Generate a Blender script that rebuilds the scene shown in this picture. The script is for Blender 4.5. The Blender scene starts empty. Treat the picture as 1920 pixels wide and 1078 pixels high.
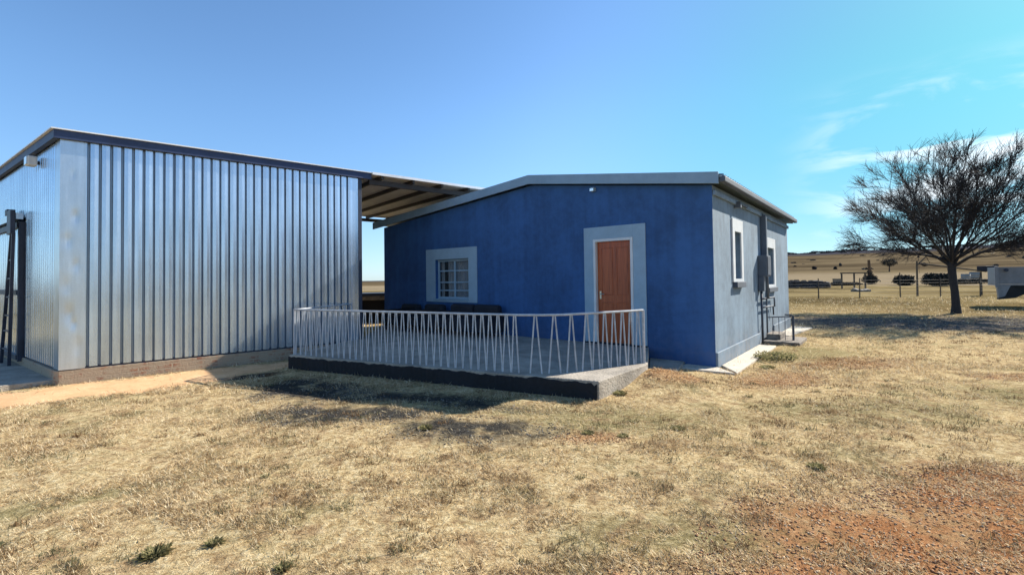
import bpy, bmesh, math, random
import numpy as np
from mathutils import Vector, Matrix
R = math.radians
random.seed(7); rng = np.random.default_rng(11)
scene = bpy.context.scene
COL = scene.collection

# ------------------------------------------------------------------ camera
CAM_H = 1.62
F, PITCH, ROLL, CY = 868.34, 0.021996, -0.0131137, 503.78      # focal length and centre in px of a 1920 px wide frame
cam = bpy.data.cameras.new('camera'); cam_o = bpy.data.objects.new('camera', cam); COL.objects.link(cam_o)
cam.sensor_width = 36.0; cam.lens = F / 1920 * 36
cam.shift_y = -(539 - CY) / 1920
cam.clip_end = 12000; cam.clip_start = 0.05
fw = Vector((0, math.cos(PITCH), math.sin(PITCH))); up = Vector((0, -math.sin(PITCH), math.cos(PITCH))); rt = Vector((1, 0, 0))
rt2 = rt * math.cos(ROLL) + up * math.sin(ROLL); up2 = -rt * math.sin(ROLL) + up * math.cos(ROLL)
m = Matrix((rt2, up2, -fw)).transposed().to_4x4(); m.translation = Vector((0, 0, CAM_H))
cam_o.matrix_world = m
scene.camera = cam_o

# ------------------------------------------------------------------ sky, sun, exposure
SUN_EL = R(34); SUN_DIR = Vector((0.871, 0.491, 0)).normalized()
world = bpy.data.worlds.new('World'); scene.world = world; world.use_nodes = True
class NT:
    """small helper for building node trees"""
    def __init__(s, tree): s.t = tree; s.n = tree.nodes; s.l = tree.links
    def new(s, typ, **kw):
        n = s.n.new(typ)
        for k, v in kw.items(): setattr(n, k, v)
        return n
    def put(s, sock, v):
        if isinstance(v, bpy.types.NodeSocket): s.l.new(v, sock)
        elif v is not None: sock.default_value = v
    def math(s, op, a, b=None, c=None, clamp=False):
        n = s.new('ShaderNodeMath', operation=op, use_clamp=clamp)
        s.put(n.inputs[0], a); s.put(n.inputs[1], b); s.put(n.inputs[2], c); return n.outputs[0]
    def vmath(s, op, a, b=None):
        n = s.new('ShaderNodeVectorMath', operation=op); s.put(n.inputs[0], a); s.put(n.inputs[1], b)
        return n.outputs['Value'] if op in ('LENGTH', 'DOT_PRODUCT', 'DISTANCE') else n.outputs[0]
    def mix(s, f, a, b, blend='MIX'):
        n = s.new('ShaderNodeMix', data_type='RGBA', blend_type=blend)
        s.put(n.inputs[0], f); s.put(n.inputs[6], c4(a)); s.put(n.inputs[7], c4(b)); return n.outputs[2]
    def ramp(s, v, stops, interp='LINEAR'):
        n = s.new('ShaderNodeValToRGB'); n.color_ramp.interpolation = interp
        e = n.color_ramp.elements
        while len(e) < len(stops): e.new(0.5)
        for i, (p, c) in enumerate(stops):
            e[i].position = p; e[i].color = c4(c) if not isinstance(c, (int, float)) else (c, c, c, 1)
        s.put(n.inputs[0], v); return n.outputs[0]
    def noise(s, vec, scale, detail=4, rough=0.55, dist=0.0):
        n = s.new('ShaderNodeTexNoise'); s.put(n.inputs['Vector'], vec)
        n.inputs['Scale'].default_value = scale; n.inputs['Detail'].default_value = detail
        n.inputs['Roughness'].default_value = rough; n.inputs['Distortion'].default_value = dist
        return n.outputs[0]
    def smooth(s, v, a, b, lo=0.0, hi=1.0):
        n = s.new('ShaderNodeMapRange', interpolation_type='SMOOTHSTEP'); s.put(n.inputs[0], v)
        n.inputs[1].default_value = a; n.inputs[2].default_value = b; n.inputs[3].default_value = lo; n.inputs[4].default_value = hi
        return n.outputs[0]
def c4(c):
    if isinstance(c, bpy.types.NodeSocket) or c is None: return c
    return tuple(c) + (1,) if len(c) == 3 else tuple(c)

W = NT(world.node_tree); W.n.clear()
wout = W.new('ShaderNodeOutputWorld'); bg = W.new('ShaderNodeBackground')
sky = W.new('ShaderNodeTexSky', sky_type='NISHITA'); sky.sun_disc = False
sky.sun_elevation = SUN_EL; sky.sun_rotation = math.atan2(SUN_DIR.x, SUN_DIR.y)
sky.air_density = 1.0; sky.dust_density = 0.6; sky.ozone_density = 1.6; sky.altitude = 1300
tc = W.new('ShaderNodeTexCoord').outputs['Generated']
sepw = W.new('ShaderNodeSeparateXYZ'); W.put(sepw.inputs[0], tc)
wx, wy, wz = sepw.outputs
# the sky of that day: clear blue on one side, turning turquoise on the other
side = W.smooth(W.vmath('DOT_PRODUCT', tc, (0.80, 0.60, 0.0)), 0.60, 1.02)
tint = W.mix(side, (0.88, 1.12, 1.26), (0.33, 0.80, 0.62))
low = W.smooth(wz, -0.02, 0.36, 1, 0)
tint = W.mix(low, tint, W.mix(side, (0.70, 0.82, 0.92), (0.33, 0.47, 0.58)))
tint = W.mix(W.smooth(wz, 0.10, -0.01), tint, W.mix(side, (0.62, 0.80, 1.12), (0.36, 0.50, 0.66)))
skyc = W.mix(1.0, sky.outputs[0], tint, 'MULTIPLY')
# thin wind-drawn clouds low in the turquoise side
mp = W.new('ShaderNodeMapping'); W.put(mp.inputs[0], tc); mp.inputs['Scale'].default_value = (3.0, 3.0, 11.0); mp.inputs['Rotation'].default_value = (0.0, R(14), R(0))
cn = W.noise(mp.outputs[0], 1.7, 6, 0.55, 0.5)
cm = W.smooth(cn, 0.44, 0.62)
az = W.math('DIVIDE', wx, W.math('ADD', W.math('ABSOLUTE', wy), 0.001))
cm = W.math('MULTIPLY', cm, W.smooth(az, 0.55, 0.95)); cm = W.math('MULTIPLY', cm, W.smooth(wz, 0.34, 0.20)); cm = W.math('MULTIPLY', cm, W.smooth(wz, 0.02, 0.10))
skyc = W.mix(W.math('MULTIPLY', cm, 0.9), skyc, (7.0, 7.4, 7.8))
W.put(bg.inputs[0], skyc); bg.inputs[1].default_value = 0.095
W.l.new(bg.outputs[0], wout.inputs[0])

sun = bpy.data.lights.new('sun', 'SUN'); sun.energy = 5.0; sun.angle = R(0.5); sun.color = (1.0, 0.93, 0.82)
sun_o = bpy.data.objects.new('sun', sun); COL.objects.link(sun_o)
sd3 = Vector((SUN_DIR.x * math.cos(SUN_EL), SUN_DIR.y * math.cos(SUN_EL), math.sin(SUN_EL)))
sun_o.rotation_euler = sd3.to_track_quat('Z', 'Y').to_euler(); sun_o.location = sd3 * 40
scene.view_settings.view_transform = 'Standard'; scene.view_settings.look = 'None'
scene.view_settings.exposure = 0.95; scene.view_settings.gamma = 1.0; scene.view_settings.use_curve_mapping = False
scene.render.engine = 'CYCLES'

# ------------------------------------------------------------------ object helpers
def tag(o, label=None, cat=None, group=None, kind=None):
    if label: o['label'] = label
    if cat: o['category'] = cat
    if group: o['group'] = group
    if kind: o['kind'] = kind
    return o
def thing(name, label, cat, loc=(0, 0, 0), rz=0, group=None):
    o = bpy.data.objects.new(name, None); COL.objects.link(o); o.location = loc; o.rotation_euler = (0, 0, rz)
    o.empty_display_size = 0.2
    return tag(o, label, cat, group)
class MB:
    """collects shapes into one mesh"""
    def __init__(s): s.v = []; s.f = []; s.k = 0
    def add(s, vs, fs):
        s.v.extend([tuple(p) for p in vs]); s.f.extend([tuple(i + s.k for i in f) for f in fs]); s.k += len(vs); return s
    def box(s, a, b, M=None):
        x0, y0, z0 = a; x1, y1, z1 = b
        vs = [Vector(p) for p in ((x0, y0, z0), (x1, y0, z0), (x1, y1, z0), (x0, y1, z0), (x0, y0, z1), (x1, y0, z1), (x1, y1, z1), (x0, y1, z1))]
        if M is not None: vs = [M @ p for p in vs]
        return s.add(vs, [(0, 3, 2, 1), (4, 5, 6, 7), (0, 1, 5, 4), (1, 2, 6, 5), (2, 3, 7, 6), (3, 0, 4, 7)])
    def prism(s, pts, z0, z1):                       # vertical prism over a 2D outline (anticlockwise)
        n = len(pts); vs = [(p[0], p[1], z0) for p in pts] + [(p[0], p[1], z1) for p in pts]
        return s.add(vs, [tuple(range(n - 1, -1, -1)), tuple(range(n, 2 * n))] + [(i, (i + 1) % n, n + (i + 1) % n, n + i) for i in range(n)])
    def bar(s, p, q, w, d, upv=(0, 0, 1)):           # rectangular bar between two points
        p = Vector(p); q = Vector(q); t = (q - p).normalized(); u = Vector(upv)
        sx = t.cross(u)
        if sx.length < 1e-4: sx = t.cross(Vector((1, 0, 0)))
        sx.normalize(); sy = sx.cross(t).normalized()
        vs = []
        for c in (p, q):
            for a, b in ((-1, -1), (1, -1), (1, 1), (-1, 1)): vs.append(c + sx * a * w / 2 + sy * b * d / 2)
        return s.add(vs, [(0, 3, 2, 1), (4, 5, 6, 7), (0, 1, 5, 4), (1, 2, 6, 5), (2, 3, 7, 6), (3, 0, 4, 7)])
    def tube(s, pts, rad, n=8, cap=True):
        pts = [Vector(p) for p in pts]
        if not isinstance(rad, (list, tuple)): rad = [rad] * len(pts)
        vs = []; fs = []
        for i, p in enumerate(pts):
            t = (pts[min(i + 1, len(pts) - 1)] - pts[max(i - 1, 0)]).normalized()
            a = t.cross(Vector((0, 0, 1)))
            if a.length < 1e-3: a = t.cross(Vector((1, 0, 0)))
            a.normalize(); b = a.cross(t)
            for k in range(n):
                g = 2 * math.pi * k / n; vs.append(p + (a * math.cos(g) + b * math.sin(g)) * rad[i])
        for i in range(len(pts) - 1):
            for k in range(n):
                fs.append((i * n + k, i * n + (k + 1) % n, (i + 1) * n + (k + 1) % n, (i + 1) * n + k))
        if cap: fs.append(tuple(range(n - 1, -1, -1))); fs.append(tuple((len(pts) - 1) * n + k for k in range(n)))
        return s.add(vs, fs)
    def build(s, name, mat, parent=None, bevel=0.0, smooth=False, loc=None):
        me = bpy.data.meshes.new(name); me.from_pydata(s.v, [], s.f); me.validate(); me.update()
        bm = bmesh.new(); bm.from_mesh(me); bmesh.ops.recalc_face_normals(bm, faces=bm.faces); bm.to_mesh(me); bm.free()
        me.materials.append(mat)
        o = bpy.data.objects.new(name, me); COL.objects.link(o)
        if parent: o.parent = parent
        if loc: o.location = loc
        if smooth: me.polygons.foreach_set('use_smooth', [True] * len(me.polygons))
        if bevel > 0:
            b = o.modifiers.new('bevel', 'BEVEL'); b.width = bevel; b.segments = 2; b.limit_method = 'ANGLE'; b.angle_limit = R(40)
        return o
def raw_mesh(name, verts, faces_n, mat, parent=None, smooth=False):
    """fast mesh from numpy arrays; verts (N,3); faces_n (M,k) all the same size"""
    me = bpy.data.meshes.new(name); nv = len(verts); M_, k = faces_n.shape
    me.vertices.add(nv); me.vertices.foreach_set('co', np.asarray(verts, dtype=np.float32).ravel())
    me.loops.add(M_ * k); me.loops.foreach_set('vertex_index', np.asarray(faces_n, dtype=np.int32).ravel())
    me.polygons.add(M_); me.polygons.foreach_set('loop_start', np.arange(0, M_ * k, k, dtype=np.int32))
    if smooth: me.polygons.foreach_set('use_smooth', np.ones(M_, dtype=bool))
    me.update(calc_edges=True); me.materials.append(mat)
    o = bpy.data.objects.new(name, me); COL.objects.link(o)
    if parent: o.parent = parent
    return o
def copy_tree(o, parent=None):
    c = o.copy(); COL.objects.link(c)
    if parent: c.parent = parent
    for ch in list(o.children): copy_tree(ch, c)
    return c

# ------------------------------------------------------------------ materials
def mat(name, col=None, rough=0.7, metal=0.0, spec=0.5):
    m = bpy.data.materials.new(name); m.use_nodes = True
    T = NT(m.node_tree); b = T.n['Principled BSDF']
    b.inputs['Roughness'].default_value = rough; b.inputs['Metallic'].default_value = metal; b.inputs['Specular IOR Level'].default_value = spec
    if col: b.inputs['Base Color'].default_value = c4(col)
    return m, T, b
def bump(T, b, h, strength=0.3, dist=0.01):
    n = T.new('ShaderNodeBump'); n.inputs['Strength'].default_value = strength; n.inputs['Distance'].default_value = dist
    T.put(n.inputs['Height'], h); T.l.new(n.outputs[0], b.inputs['Normal'])
def worn(name, col, var=0.25, rough=0.7, metal=0.0, scale=3.0, bs=0.25, bd=0.004, fine=60.0, spec=0.5, streak=None):
    """a painted / plastered / timber surface with uneven tone, grain and bump"""
    m, T, b = mat(name, col, rough, metal, spec)
    p = T.new('ShaderNodeTexCoord').outputs['Object']
    n1 = T.noise(p, scale, 5, 0.6); n2 = T.noise(p, fine, 3, 0.6)
    v = T.math('ADD', T.math('MULTIPLY', n1, 0.7), T.math('MULTIPLY', n2, 0.3))
    if streak:
        mp = T.new('ShaderNodeMapping'); T.put(mp.inputs[0], p); mp.inputs['Scale'].default_value = streak
        v = T.math('ADD', T.math('MULTIPLY', v, 0.6), T.math('MULTIPLY', T.noise(mp.outputs[0], 1.0, 5, 0.6), 0.4))
    k = T.smooth(v, 0.3, 0.7)
    lo = tuple(c * (1 - var) for c in col); hi = tuple(min(1, c * (1 + var)) for c in col)
    T.put(b.inputs['Base Color'], T.mix(k, lo, hi))
    T.put(b.inputs['Roughness'], T.math('ADD', T.math('MULTIPLY', n1, 0.25), rough - 0.12, clamp=True))
    bump(T, b, T.math('ADD', n2, T.math('MULTIPLY', n1, 1.5)), bs, bd)
    return m
M = {}
def house_paint(name, col, dusty, zlo, zhi, amt):
    """rough-cast painted plaster; red dust splashed on its foot"""
    m, T, b = mat(name, col, 0.75)
    p = T.new('ShaderNodeTexCoord').outputs['Object']
    n1 = T.noise(p, 0.9, 5, 0.6); n2 = T.noise(p, 7, 5, 0.65); n3 = T.noise(p, 90, 2, 0.5)
    mp = T.new('ShaderNodeMapping'); T.put(mp.inputs[0], p); mp.inputs['Scale'].default_value = (5, 5, 0.35)
    n4 = T.noise(mp.outputs[0], 1.0, 5, 0.6)
    k = T.smooth(T.math('ADD', T.math('MULTIPLY', n1, 0.5), T.math('ADD', T.math('MULTIPLY', n2, 0.25), T.math('MULTIPLY', n4, 0.25))), 0.35, 0.65)
    c = T.mix(k, tuple(x * 0.70 for x in col), tuple(min(1, x * 1.28) for x in col))
    z = T.new('ShaderNodeSeparateXYZ'); T.put(z.inputs[0], p)
    d = T.math('MULTIPLY', T.smooth(z.outputs[2], zhi, zlo), T.smooth(n2, 0.3, 0.7))
    c = T.mix(T.math('MULTIPLY', d, amt), c, dusty)
    T.put(b.inputs['Base Color'], c)
    bump(T, b, T.math('ADD', T.math('MULTIPLY', n3, 0.6), T.math('MULTIPLY', n2, 1.6)), 0.45, 0.006)
    return m
M['blue'] = house_paint('blue_wall_paint', (0.027, 0.094, 0.250), (0.12, 0.10, 0.10), 0.05, 0.8, 0.35)
M['greyblue'] = house_paint('grey_blue_wall_paint', (0.145, 0.210, 0.275), (0.26, 0.20, 0.15), 0.0, 0.7, 0.4)
M['surround'] = worn('pale_blue_trim_paint', (0.27, 0.39, 0.49), 0.10, 0.6)
M['white'] = worn('white_trim_paint', (0.62, 0.65, 0.66), 0.08, 0.5)
M['white_metal'] = worn('white_railing_paint', (0.44, 0.46, 0.48), 0.22, 0.5, 0, 9, 0.3, 0.002)
M['roof'] = worn('grey_roof_paint', (0.22, 0.32, 0.41), 0.12, 0.5)
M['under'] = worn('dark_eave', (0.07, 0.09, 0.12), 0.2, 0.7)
M['dark'] = worn('dark_steel', (0.035, 0.045, 0.07), 0.3, 0.5, 0.2)
M['fascia'] = worn('navy_fascia', (0.025, 0.045, 0.11), 0.25, 0.55, 0.0)
M['black'] = worn('black_fabric', (0.012, 0.014, 0.022), 0.4, 0.8)
M['concrete'] = worn('concrete', (0.33, 0.29, 0.235), 0.35, 0.88, 0, 2.2, 0.8, 0.02, 30)
M['apron'] = worn('pale_cement', (0.52, 0.46, 0.37), 0.2, 0.85, 0, 3, 0.5, 0.01, 30)
M['timber'] = worn('weathered_timber', (0.16, 0.12, 0.085), 0.4, 0.85, 0, 3, 0.5, 0.006, 25, streak=(2, 2, 30))
M['post'] = worn('fence_post_wood', (0.085, 0.065, 0.045), 0.4, 0.9, 0, 3, 0.5, 0.006, 25)
M['purlin'] = worn('brown_purlin_steel', (0.05, 0.04, 0.035), 0.3, 0.6, 0.2)
M['wire'] = worn('fence_wire', (0.12, 0.10, 0.08), 0.2, 0.7, 0.0)
M['bark'] = worn('dark_bark', (0.030, 0.026, 0.026), 0.4, 0.9, 0, 6, 0.8, 0.02, 35, streak=(8, 8, 1.2))
M['twig'] = worn('twig_bark', (0.032, 0.029, 0.031), 0.35, 0.9)
M['stone'] = worn('rough_stone', (0.20, 0.17, 0.14), 0.5, 0.9, 0, 4, 0.8, 0.03, 18)
M['rubblestone'] = worn('pale_rubble', (0.17, 0.145, 0.11), 0.3, 0.9)
M['darkstone'] = worn('dark_stone', (0.05, 0.045, 0.045), 0.5, 0.9, 0, 4, 0.8, 0.03, 18)
M['trailer'] = worn('grey_trailer_paint', (0.24, 0.24, 0.245), 0.2, 0.5)
M['rubber'] = worn('tyre_rubber', (0.02, 0.02, 0.02), 0.3, 0.8)
M['grey_pvc'] = worn('grey_pipe', (0.10, 0.12, 0.15), 0.2, 0.5)
M['box'] = worn('meter_box_paint', (0.07, 0.095, 0.13), 0.2, 0.5)
M['brass'] = mat('handle_metal', (0.45, 0.42, 0.35), 0.3, 1.0)[0]
M['curtain'] = worn('net_curtain', (0.72, 0.76, 0.80), 0.2, 0.9, 0, 3, 0.6, 0.02, 8, streak=(30, 30, 0.6))
M['drum'] = worn('pale_drum', (0.24, 0.22, 0.19), 0.2, 0.6)
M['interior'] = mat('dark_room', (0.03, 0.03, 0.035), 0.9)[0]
m_, T, b = mat('window_glass', (0.02, 0.03, 0.04), 0.08, 0.0, 0.8); b.inputs['Alpha'].default_value = 0.3; M['glass'] = m_
m_, T, b = mat('lamp_glass', (0.85, 0.85, 0.82), 0.12, 0.6); M['lampglass'] = m_
# galvanised sheet: zinc spangle, roll marks, rubbed streaks and dents
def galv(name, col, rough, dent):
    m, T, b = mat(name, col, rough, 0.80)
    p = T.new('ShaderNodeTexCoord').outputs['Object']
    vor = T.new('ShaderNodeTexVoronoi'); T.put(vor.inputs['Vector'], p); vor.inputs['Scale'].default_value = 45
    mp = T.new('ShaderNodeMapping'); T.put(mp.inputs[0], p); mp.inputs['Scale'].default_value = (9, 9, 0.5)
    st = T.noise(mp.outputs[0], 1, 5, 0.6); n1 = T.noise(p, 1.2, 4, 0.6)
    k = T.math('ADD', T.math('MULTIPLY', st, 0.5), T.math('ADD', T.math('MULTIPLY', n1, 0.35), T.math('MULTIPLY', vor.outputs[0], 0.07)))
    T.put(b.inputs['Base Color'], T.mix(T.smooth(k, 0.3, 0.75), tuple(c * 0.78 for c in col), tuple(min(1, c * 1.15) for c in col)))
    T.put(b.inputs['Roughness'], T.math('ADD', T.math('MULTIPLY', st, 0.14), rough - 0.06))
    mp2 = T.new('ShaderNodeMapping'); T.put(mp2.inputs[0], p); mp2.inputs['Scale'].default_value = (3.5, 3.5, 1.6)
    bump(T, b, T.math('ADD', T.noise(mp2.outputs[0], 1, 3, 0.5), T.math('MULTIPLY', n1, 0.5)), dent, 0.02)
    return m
M['galv'] = galv('galvanised_sheet', (0.58, 0.70, 0.83), 0.21, 0.03)
M['zinc_shaded'] = galv('shaded_zinc_channel', (0.27, 0.34, 0.41), 0.4, 0.1)  # darker zinc colour that paints the shade into the pressed channels
M['galv_flash'] = galv('dented_flashing', (0.60, 0.68, 0.75), 0.30, 0.4)
M['roofsheet'] = worn('roof_sheet', (0.66, 0.62, 0.57), 0.12, 0.5)
M['roofedge'] = worn('bright_roof_edge', (0.80, 0.82, 0.84), 0.08, 0.4)
# varnished red-brown door
m_, T, b = mat('red_brown_door', (0.2, 0.05, 0.02), 0.38); M['door'] = m_
p = T.new('ShaderNodeTexCoord').outputs['Object']
mp = T.new('ShaderNodeMapping'); T.put(mp.inputs[0], p); mp.inputs['Scale'].default_value = (14, 14, 0.8)
g = T.noise(mp.outputs[0], 2, 6, 0.6, 0.8)
T.put(b.inputs['Base Color'], T.ramp(g, [(0.3, (0.24, 0.045, 0.010)), (0.55, (0.40, 0.082, 0.018)), (0.75, (0.48, 0.12, 0.03))]))
bump(T, b, g, 0.2, 0.003)
# brick base course of the shed
m_, T, b = mat('brick_plinth', None, 0.9); M['brick'] = m_
p = T.new('ShaderNodeTexCoord').outputs['Object']
br = T.new('ShaderNodeTexBrick'); br.inputs['Scale'].default_value = 1.0
sp = T.new('ShaderNodeSeparateXYZ'); T.put(sp.inputs[0], p); cb = T.new('ShaderNodeCombineXYZ')
T.put(cb.inputs[0], T.math('ADD', sp.outputs[0], sp.outputs[1])); T.put(cb.inputs[1], T.math('ADD', sp.outputs[2], 0.008)); T.put(br.inputs[0], cb.outputs[0])
br.inputs['Brick Width'].default_value = 0.24; br.inputs['Row Height'].default_value = 0.085; br.inputs['Mortar Size'].default_value = 0.012
br.inputs['Color1'].default_value = (0.22, 0.07, 0.04, 1); br.inputs['Color2'].default_value = (0.30, 0.15, 0.08, 1); br.inputs['Mortar'].default_value = (0.36, 0.30, 0.22, 1)
n1 = T.noise(p, 5, 5, 0.7)
T.put(b.inputs['Base Color'], T.mix(T.smooth(n1, 0.30, 0.52), br.outputs[0], (0.34, 0.27, 0.19)))
bump(T, b, T.math('ADD', T.noise(p, 40, 4, 0.6), T.math('MULTIPLY', br.outputs[1], -0.8)), 0.6, 0.01)

# ------------------------------------------------------------------ terrain
def sstep(a, b, x): t = np.clip((x - a) / (b - a), 0, 1); return t * t * (3 - 2 * t)
def terrain(x, y):
    x = np.asarray(x, float); y = np.asarray(y, float); r = np.hypot(x, y); a = np.degrees(np.arctan2(x, y))
    s = sstep(-8, 26, a) * (1 - sstep(95, 150, a))
    h = np.interp(r, [0, 65, 100, 150, 300, 600, 900, 1500, 4000], [0, 0, 0.35, 1.9, 6.6, 20.5, 38, 35, 34])
    und = 1 + 0.035 * np.sin(a * 0.9 + 1) + 0.02 * np.sin(a * 2.3)
    und += 0.06 * np.exp(-((a - 47) / 6) ** 2)
    far = 0.8 * np.sin(x * 0.011 + 1.3) * np.sin(y * 0.009) * sstep(120, 400, r)
    near = (0.016 * np.sin(x * 1.7 + 0.6 * y) * np.sin(y * 1.3 - 0.4 * x) + 0.010 * np.sin(x * 4.1 + 1.2) * np.sin(y * 3.7 + x) + 0.05 * np.sin(x * 0.31 + 1) * np.sin(y * 0.27)) * (1 - sstep(25, 60, r))
    blend = sstep(0.2, 1.6, bdist(x, y)) * 0.9 + 0.1
    bank = 0.17 * np.exp(-((x - 2.25) ** 2 + (y - 7.15) ** 2) / 0.36) + 0.035 * np.exp(-(poly_sd(SLAB, x, y) / 0.45) ** 2)
    return h * s * und + far * s + near * blend + bank - 0.012
# building footprints in plan, for keeping bumps and grass off them
H_A = (3.573, 8.204); TH = R(38.895); H_W = 9.644; H_L = 7.995
H_B = (-3.932, 14.259)
S0 = (-7.393, 7.601); SA = math.atan2(math.cos(R(50.283)), math.sin(R(50.283))); S_LEN = 5.004
def hloc(x, y): c, s = math.cos(TH), math.sin(TH); return (H_B[0] + x * c + y * s, H_B[1] - x * s + y * c)      # house frame to world
def sloc(x, y): c, s = math.cos(SA), math.sin(SA); return (S0[0] + x * c - y * s, S0[1] + x * s + y * c)        # shed frame to world
FD = (-0.269, 0.963)                                                                                           # direction of the shed's door wall in its frame
SLAB = [(-4.15, 8.60), (1.11, 6.07), (2.09, 7.24), hloc(8.42, 0.0), hloc(0.0, 0.0), (-3.62, 11.25)]
POLYS = [[hloc(0, 0), hloc(H_W, 0), hloc(H_W, H_L), hloc(0, H_L)],
         [sloc(0, 0), sloc(S_LEN, 0), sloc(S_LEN, 7), sloc(FD[0] * 7, FD[1] * 7)], SLAB]
def poly_sd(poly, x, y):
    """distance to a polygon, negative inside"""
    x = np.asarray(x, float); y = np.asarray(y, float); d = np.full(x.shape, 1e9); ins = np.zeros(x.shape, bool); n = len(poly)
    for i in range(n):
        ax, ay = poly[i]; bx, by = poly[(i + 1) % n]; ex, ey = bx - ax, by - ay
        t = np.clip(((x - ax) * ex + (y - ay) * ey) / (ex * ex + ey * ey), 0, 1)
        d = np.minimum(d, np.hypot(x - ax - t * ex, y - ay - t * ey))
        c = ((ay > y) != (by > y)) & (x < (bx - ax) * (y - ay) / (by - ay + 1e-12) + ax); ins ^= c
    return np.where(ins, -d, d)
def bdist(x, y): return np.minimum.reduce([poly_sd(p, x, y) for p in POLYS])
def axis(lo, hi, step, far):
    c = list(np.arange(lo, hi + 1e-6, step)); a = c[-1]; d = step; o = []
    while a < far: d *= 1.16; a += d; o.append(a)
    a = c[0]; d = step; p = []
    while a > -far: d *= 1.16; a -= d; p.append(a)
    return np.array(p[::-1] + c + o)
gx = axis(-12, 20, 0.12, 5200); gy = axis(0, 24, 0.12, 5200)
GX, GY = np.meshgrid(gx, gy); GZ = terrain(GX, GY)
nx, ny = len(gx), len(gy); idx = np.arange(nx * ny).reshape(ny, nx)
fac = np.stack([idx[:-1, :-1].ravel(), idx[:-1, 1:].ravel(), idx[1:, 1:].ravel(), idx[1:, :-1].ravel()], 1)

# zones of the yard: (x, y, rx, ry, angle, edge) in metres
Z_SOIL = [(3.3, 2.75, 2.1, 1.05, 8, .5), (1.9, 2.1, 1.6, .55, -5, .4), (3.3, 3.55, .8, .25, 20, .5)]
Z_RED = [(4.1, 7.2, .9, .5, 30, .6), (0.75, 4.6, .35, .2, 0, .7), (6.2, 8.5, 1.3, .5, 20, .6), (8.5, 7.0, 1.3, .4, -20, .6), (2.4, 7.05, .5, .35, 0, .6)]
Z_ASH = [(-3.1, 6.9, 1.15, .65, -35, .5), (-2.15, 5.65, 1.15, .42, -4, .5), (-.45, 5.0, .95, .45, -10, .5), (-1.2, 6.35, 1.7, .32, -24, .6), (-4.6, 8.1, .7, .22, 10, .5)]
Z_GRAVEL = [(13.5, 14.6, 8.5, 2.3, -24, .45), (20, 13, 8, 4, -20, .5), (9.6, 16.2, 3.5, 1.3, -10, .5)]
Z_GREEN = [(1.2, 5.25, 1.6, .55, 0, .7), (6.0, 9.6, 1.9, .9, 40, .7), (4.2, 5.6, 1.6, .5, 0, .7), (-.6, 6.0, 2.2, .5, -24, .7), (7.5, 6.2, 2, .7, 0, .7), (1.0, 2.9, .8, .3, 0, .8), (-3.3, 3.6, 1.1, .16, 32, .6)]
Z_SANDSTRIP = [(-6.6, 7.35, 4.3, 0.62, 39.7, .22)]
M_ZN = {}
def ell(x, y, e):
    cx, cy, rx, ry, a, ed = e; c, s = math.cos(R(a)), math.sin(R(a)); dx, dy = x - cx, y - cy
    return np.hypot((dx * c + dy * s) / rx, (-dx * s + dy * c) / ry)
def zone(x, y, zs):
    m = np.zeros(np.shape(x))
    for e in zs: m = np.maximum(m, 1 - sstep(1 - e[5], 1 + e[5] * 0.6, ell(x, y, e)))
    return m

gm, T, b = mat('yard_ground', None, 1.0, 0, 0.0)
geo = T.new('ShaderNodeNewGeometry').outputs['Position']
sp = T.new('ShaderNodeSeparateXYZ'); T.put(sp.inputs[0], geo); px, py = sp.outputs[0], sp.outputs[1]
wob = T.noise(geo, 1.3, 6, 0.65); wobv = T.math('MULTIPLY', T.math('SUBTRACT', wob, 0.5), 2.6)
def zmask(zs):
    out = None
    for cx, cy, rx, ry, a, ed in zs:
        c, s = math.cos(R(a)), math.sin(R(a))
        dx = T.math('SUBTRACT', px, cx); dy = T.math('SUBTRACT', py, cy)
        u = T.math('MULTIPLY', T.math('ADD', T.math('MULTIPLY', dx, c), T.math('MULTIPLY', dy, s)), 1 / rx)
        v = T.math('MULTIPLY', T.math('ADD', T.math('MULTIPLY', dx, -s), T.math('MULTIPLY', dy, c)), 1 / ry)
        d = T.math('SQRT', T.math('ADD', T.math('MULTIPLY', u, u), T.math('MULTIPLY', v, v)))
        q = T.smooth(T.math('ADD', d, T.math('MULTIPLY', wobv, 0.9)), 1 + ed * 0.6, 1 - ed)
        out = q if out is None else T.math('MAXIMUM', out, q)
    return out
n_big = T.noise(geo, 0.35, 5, 0.6); n_mid = T.noise(geo, 2.4, 6, 0.65); n_fin = T.noise(geo, 14, 6, 0.7); n_vf = T.noise(geo, 70, 4, 0.7)
mpg = T.new('ShaderNodeMapping'); T.put(mpg.inputs[0], geo); mpg.inputs['Scale'].default_value = (1, 1.6, 1); n_st = T.noise(mpg.outputs[0], 30, 5, 0.75, 0.6)
straw = T.ramp(T.math('ADD', T.math('MULTIPLY', n_fin, 0.5), T.math('MULTIPLY', n_st, 0.5)), [(0.30, (0.15, 0.085, 0.038)), (0.43, (0.38, 0.26, 0.125)), (0.53, (0.60, 0.46, 0.25)), (0.66, (0.78, 0.66, 0.42))])
brown = T.ramp(n_fin, [(0.35, (0.17, 0.10, 0.055)), (0.6, (0.42, 0.28, 0.15))])
green = T.ramp(T.math('ADD', T.math('MULTIPLY', n_fin, 0.6), T.math('MULTIPLY', n_st, 0.4)), [(0.36, (0.10, 0.09, 0.04)), (0.52, (0.24, 0.21, 0.10)), (0.64, (0.46, 0.38, 0.21))])
base = T.mix(T.math('MULTIPLY', T.smooth(n_mid, 0.50, 0.66), 0.6), straw, brown)
base = T.mix(T.math('MULTIPLY', T.smooth(T.noise(geo, 1.1, 6, 0.7), 0.50, 0.66), 0.55), base, green)
base = T.mix(T.math('MULTIPLY', zmask(Z_GREEN), 0.7), base, green)
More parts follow.
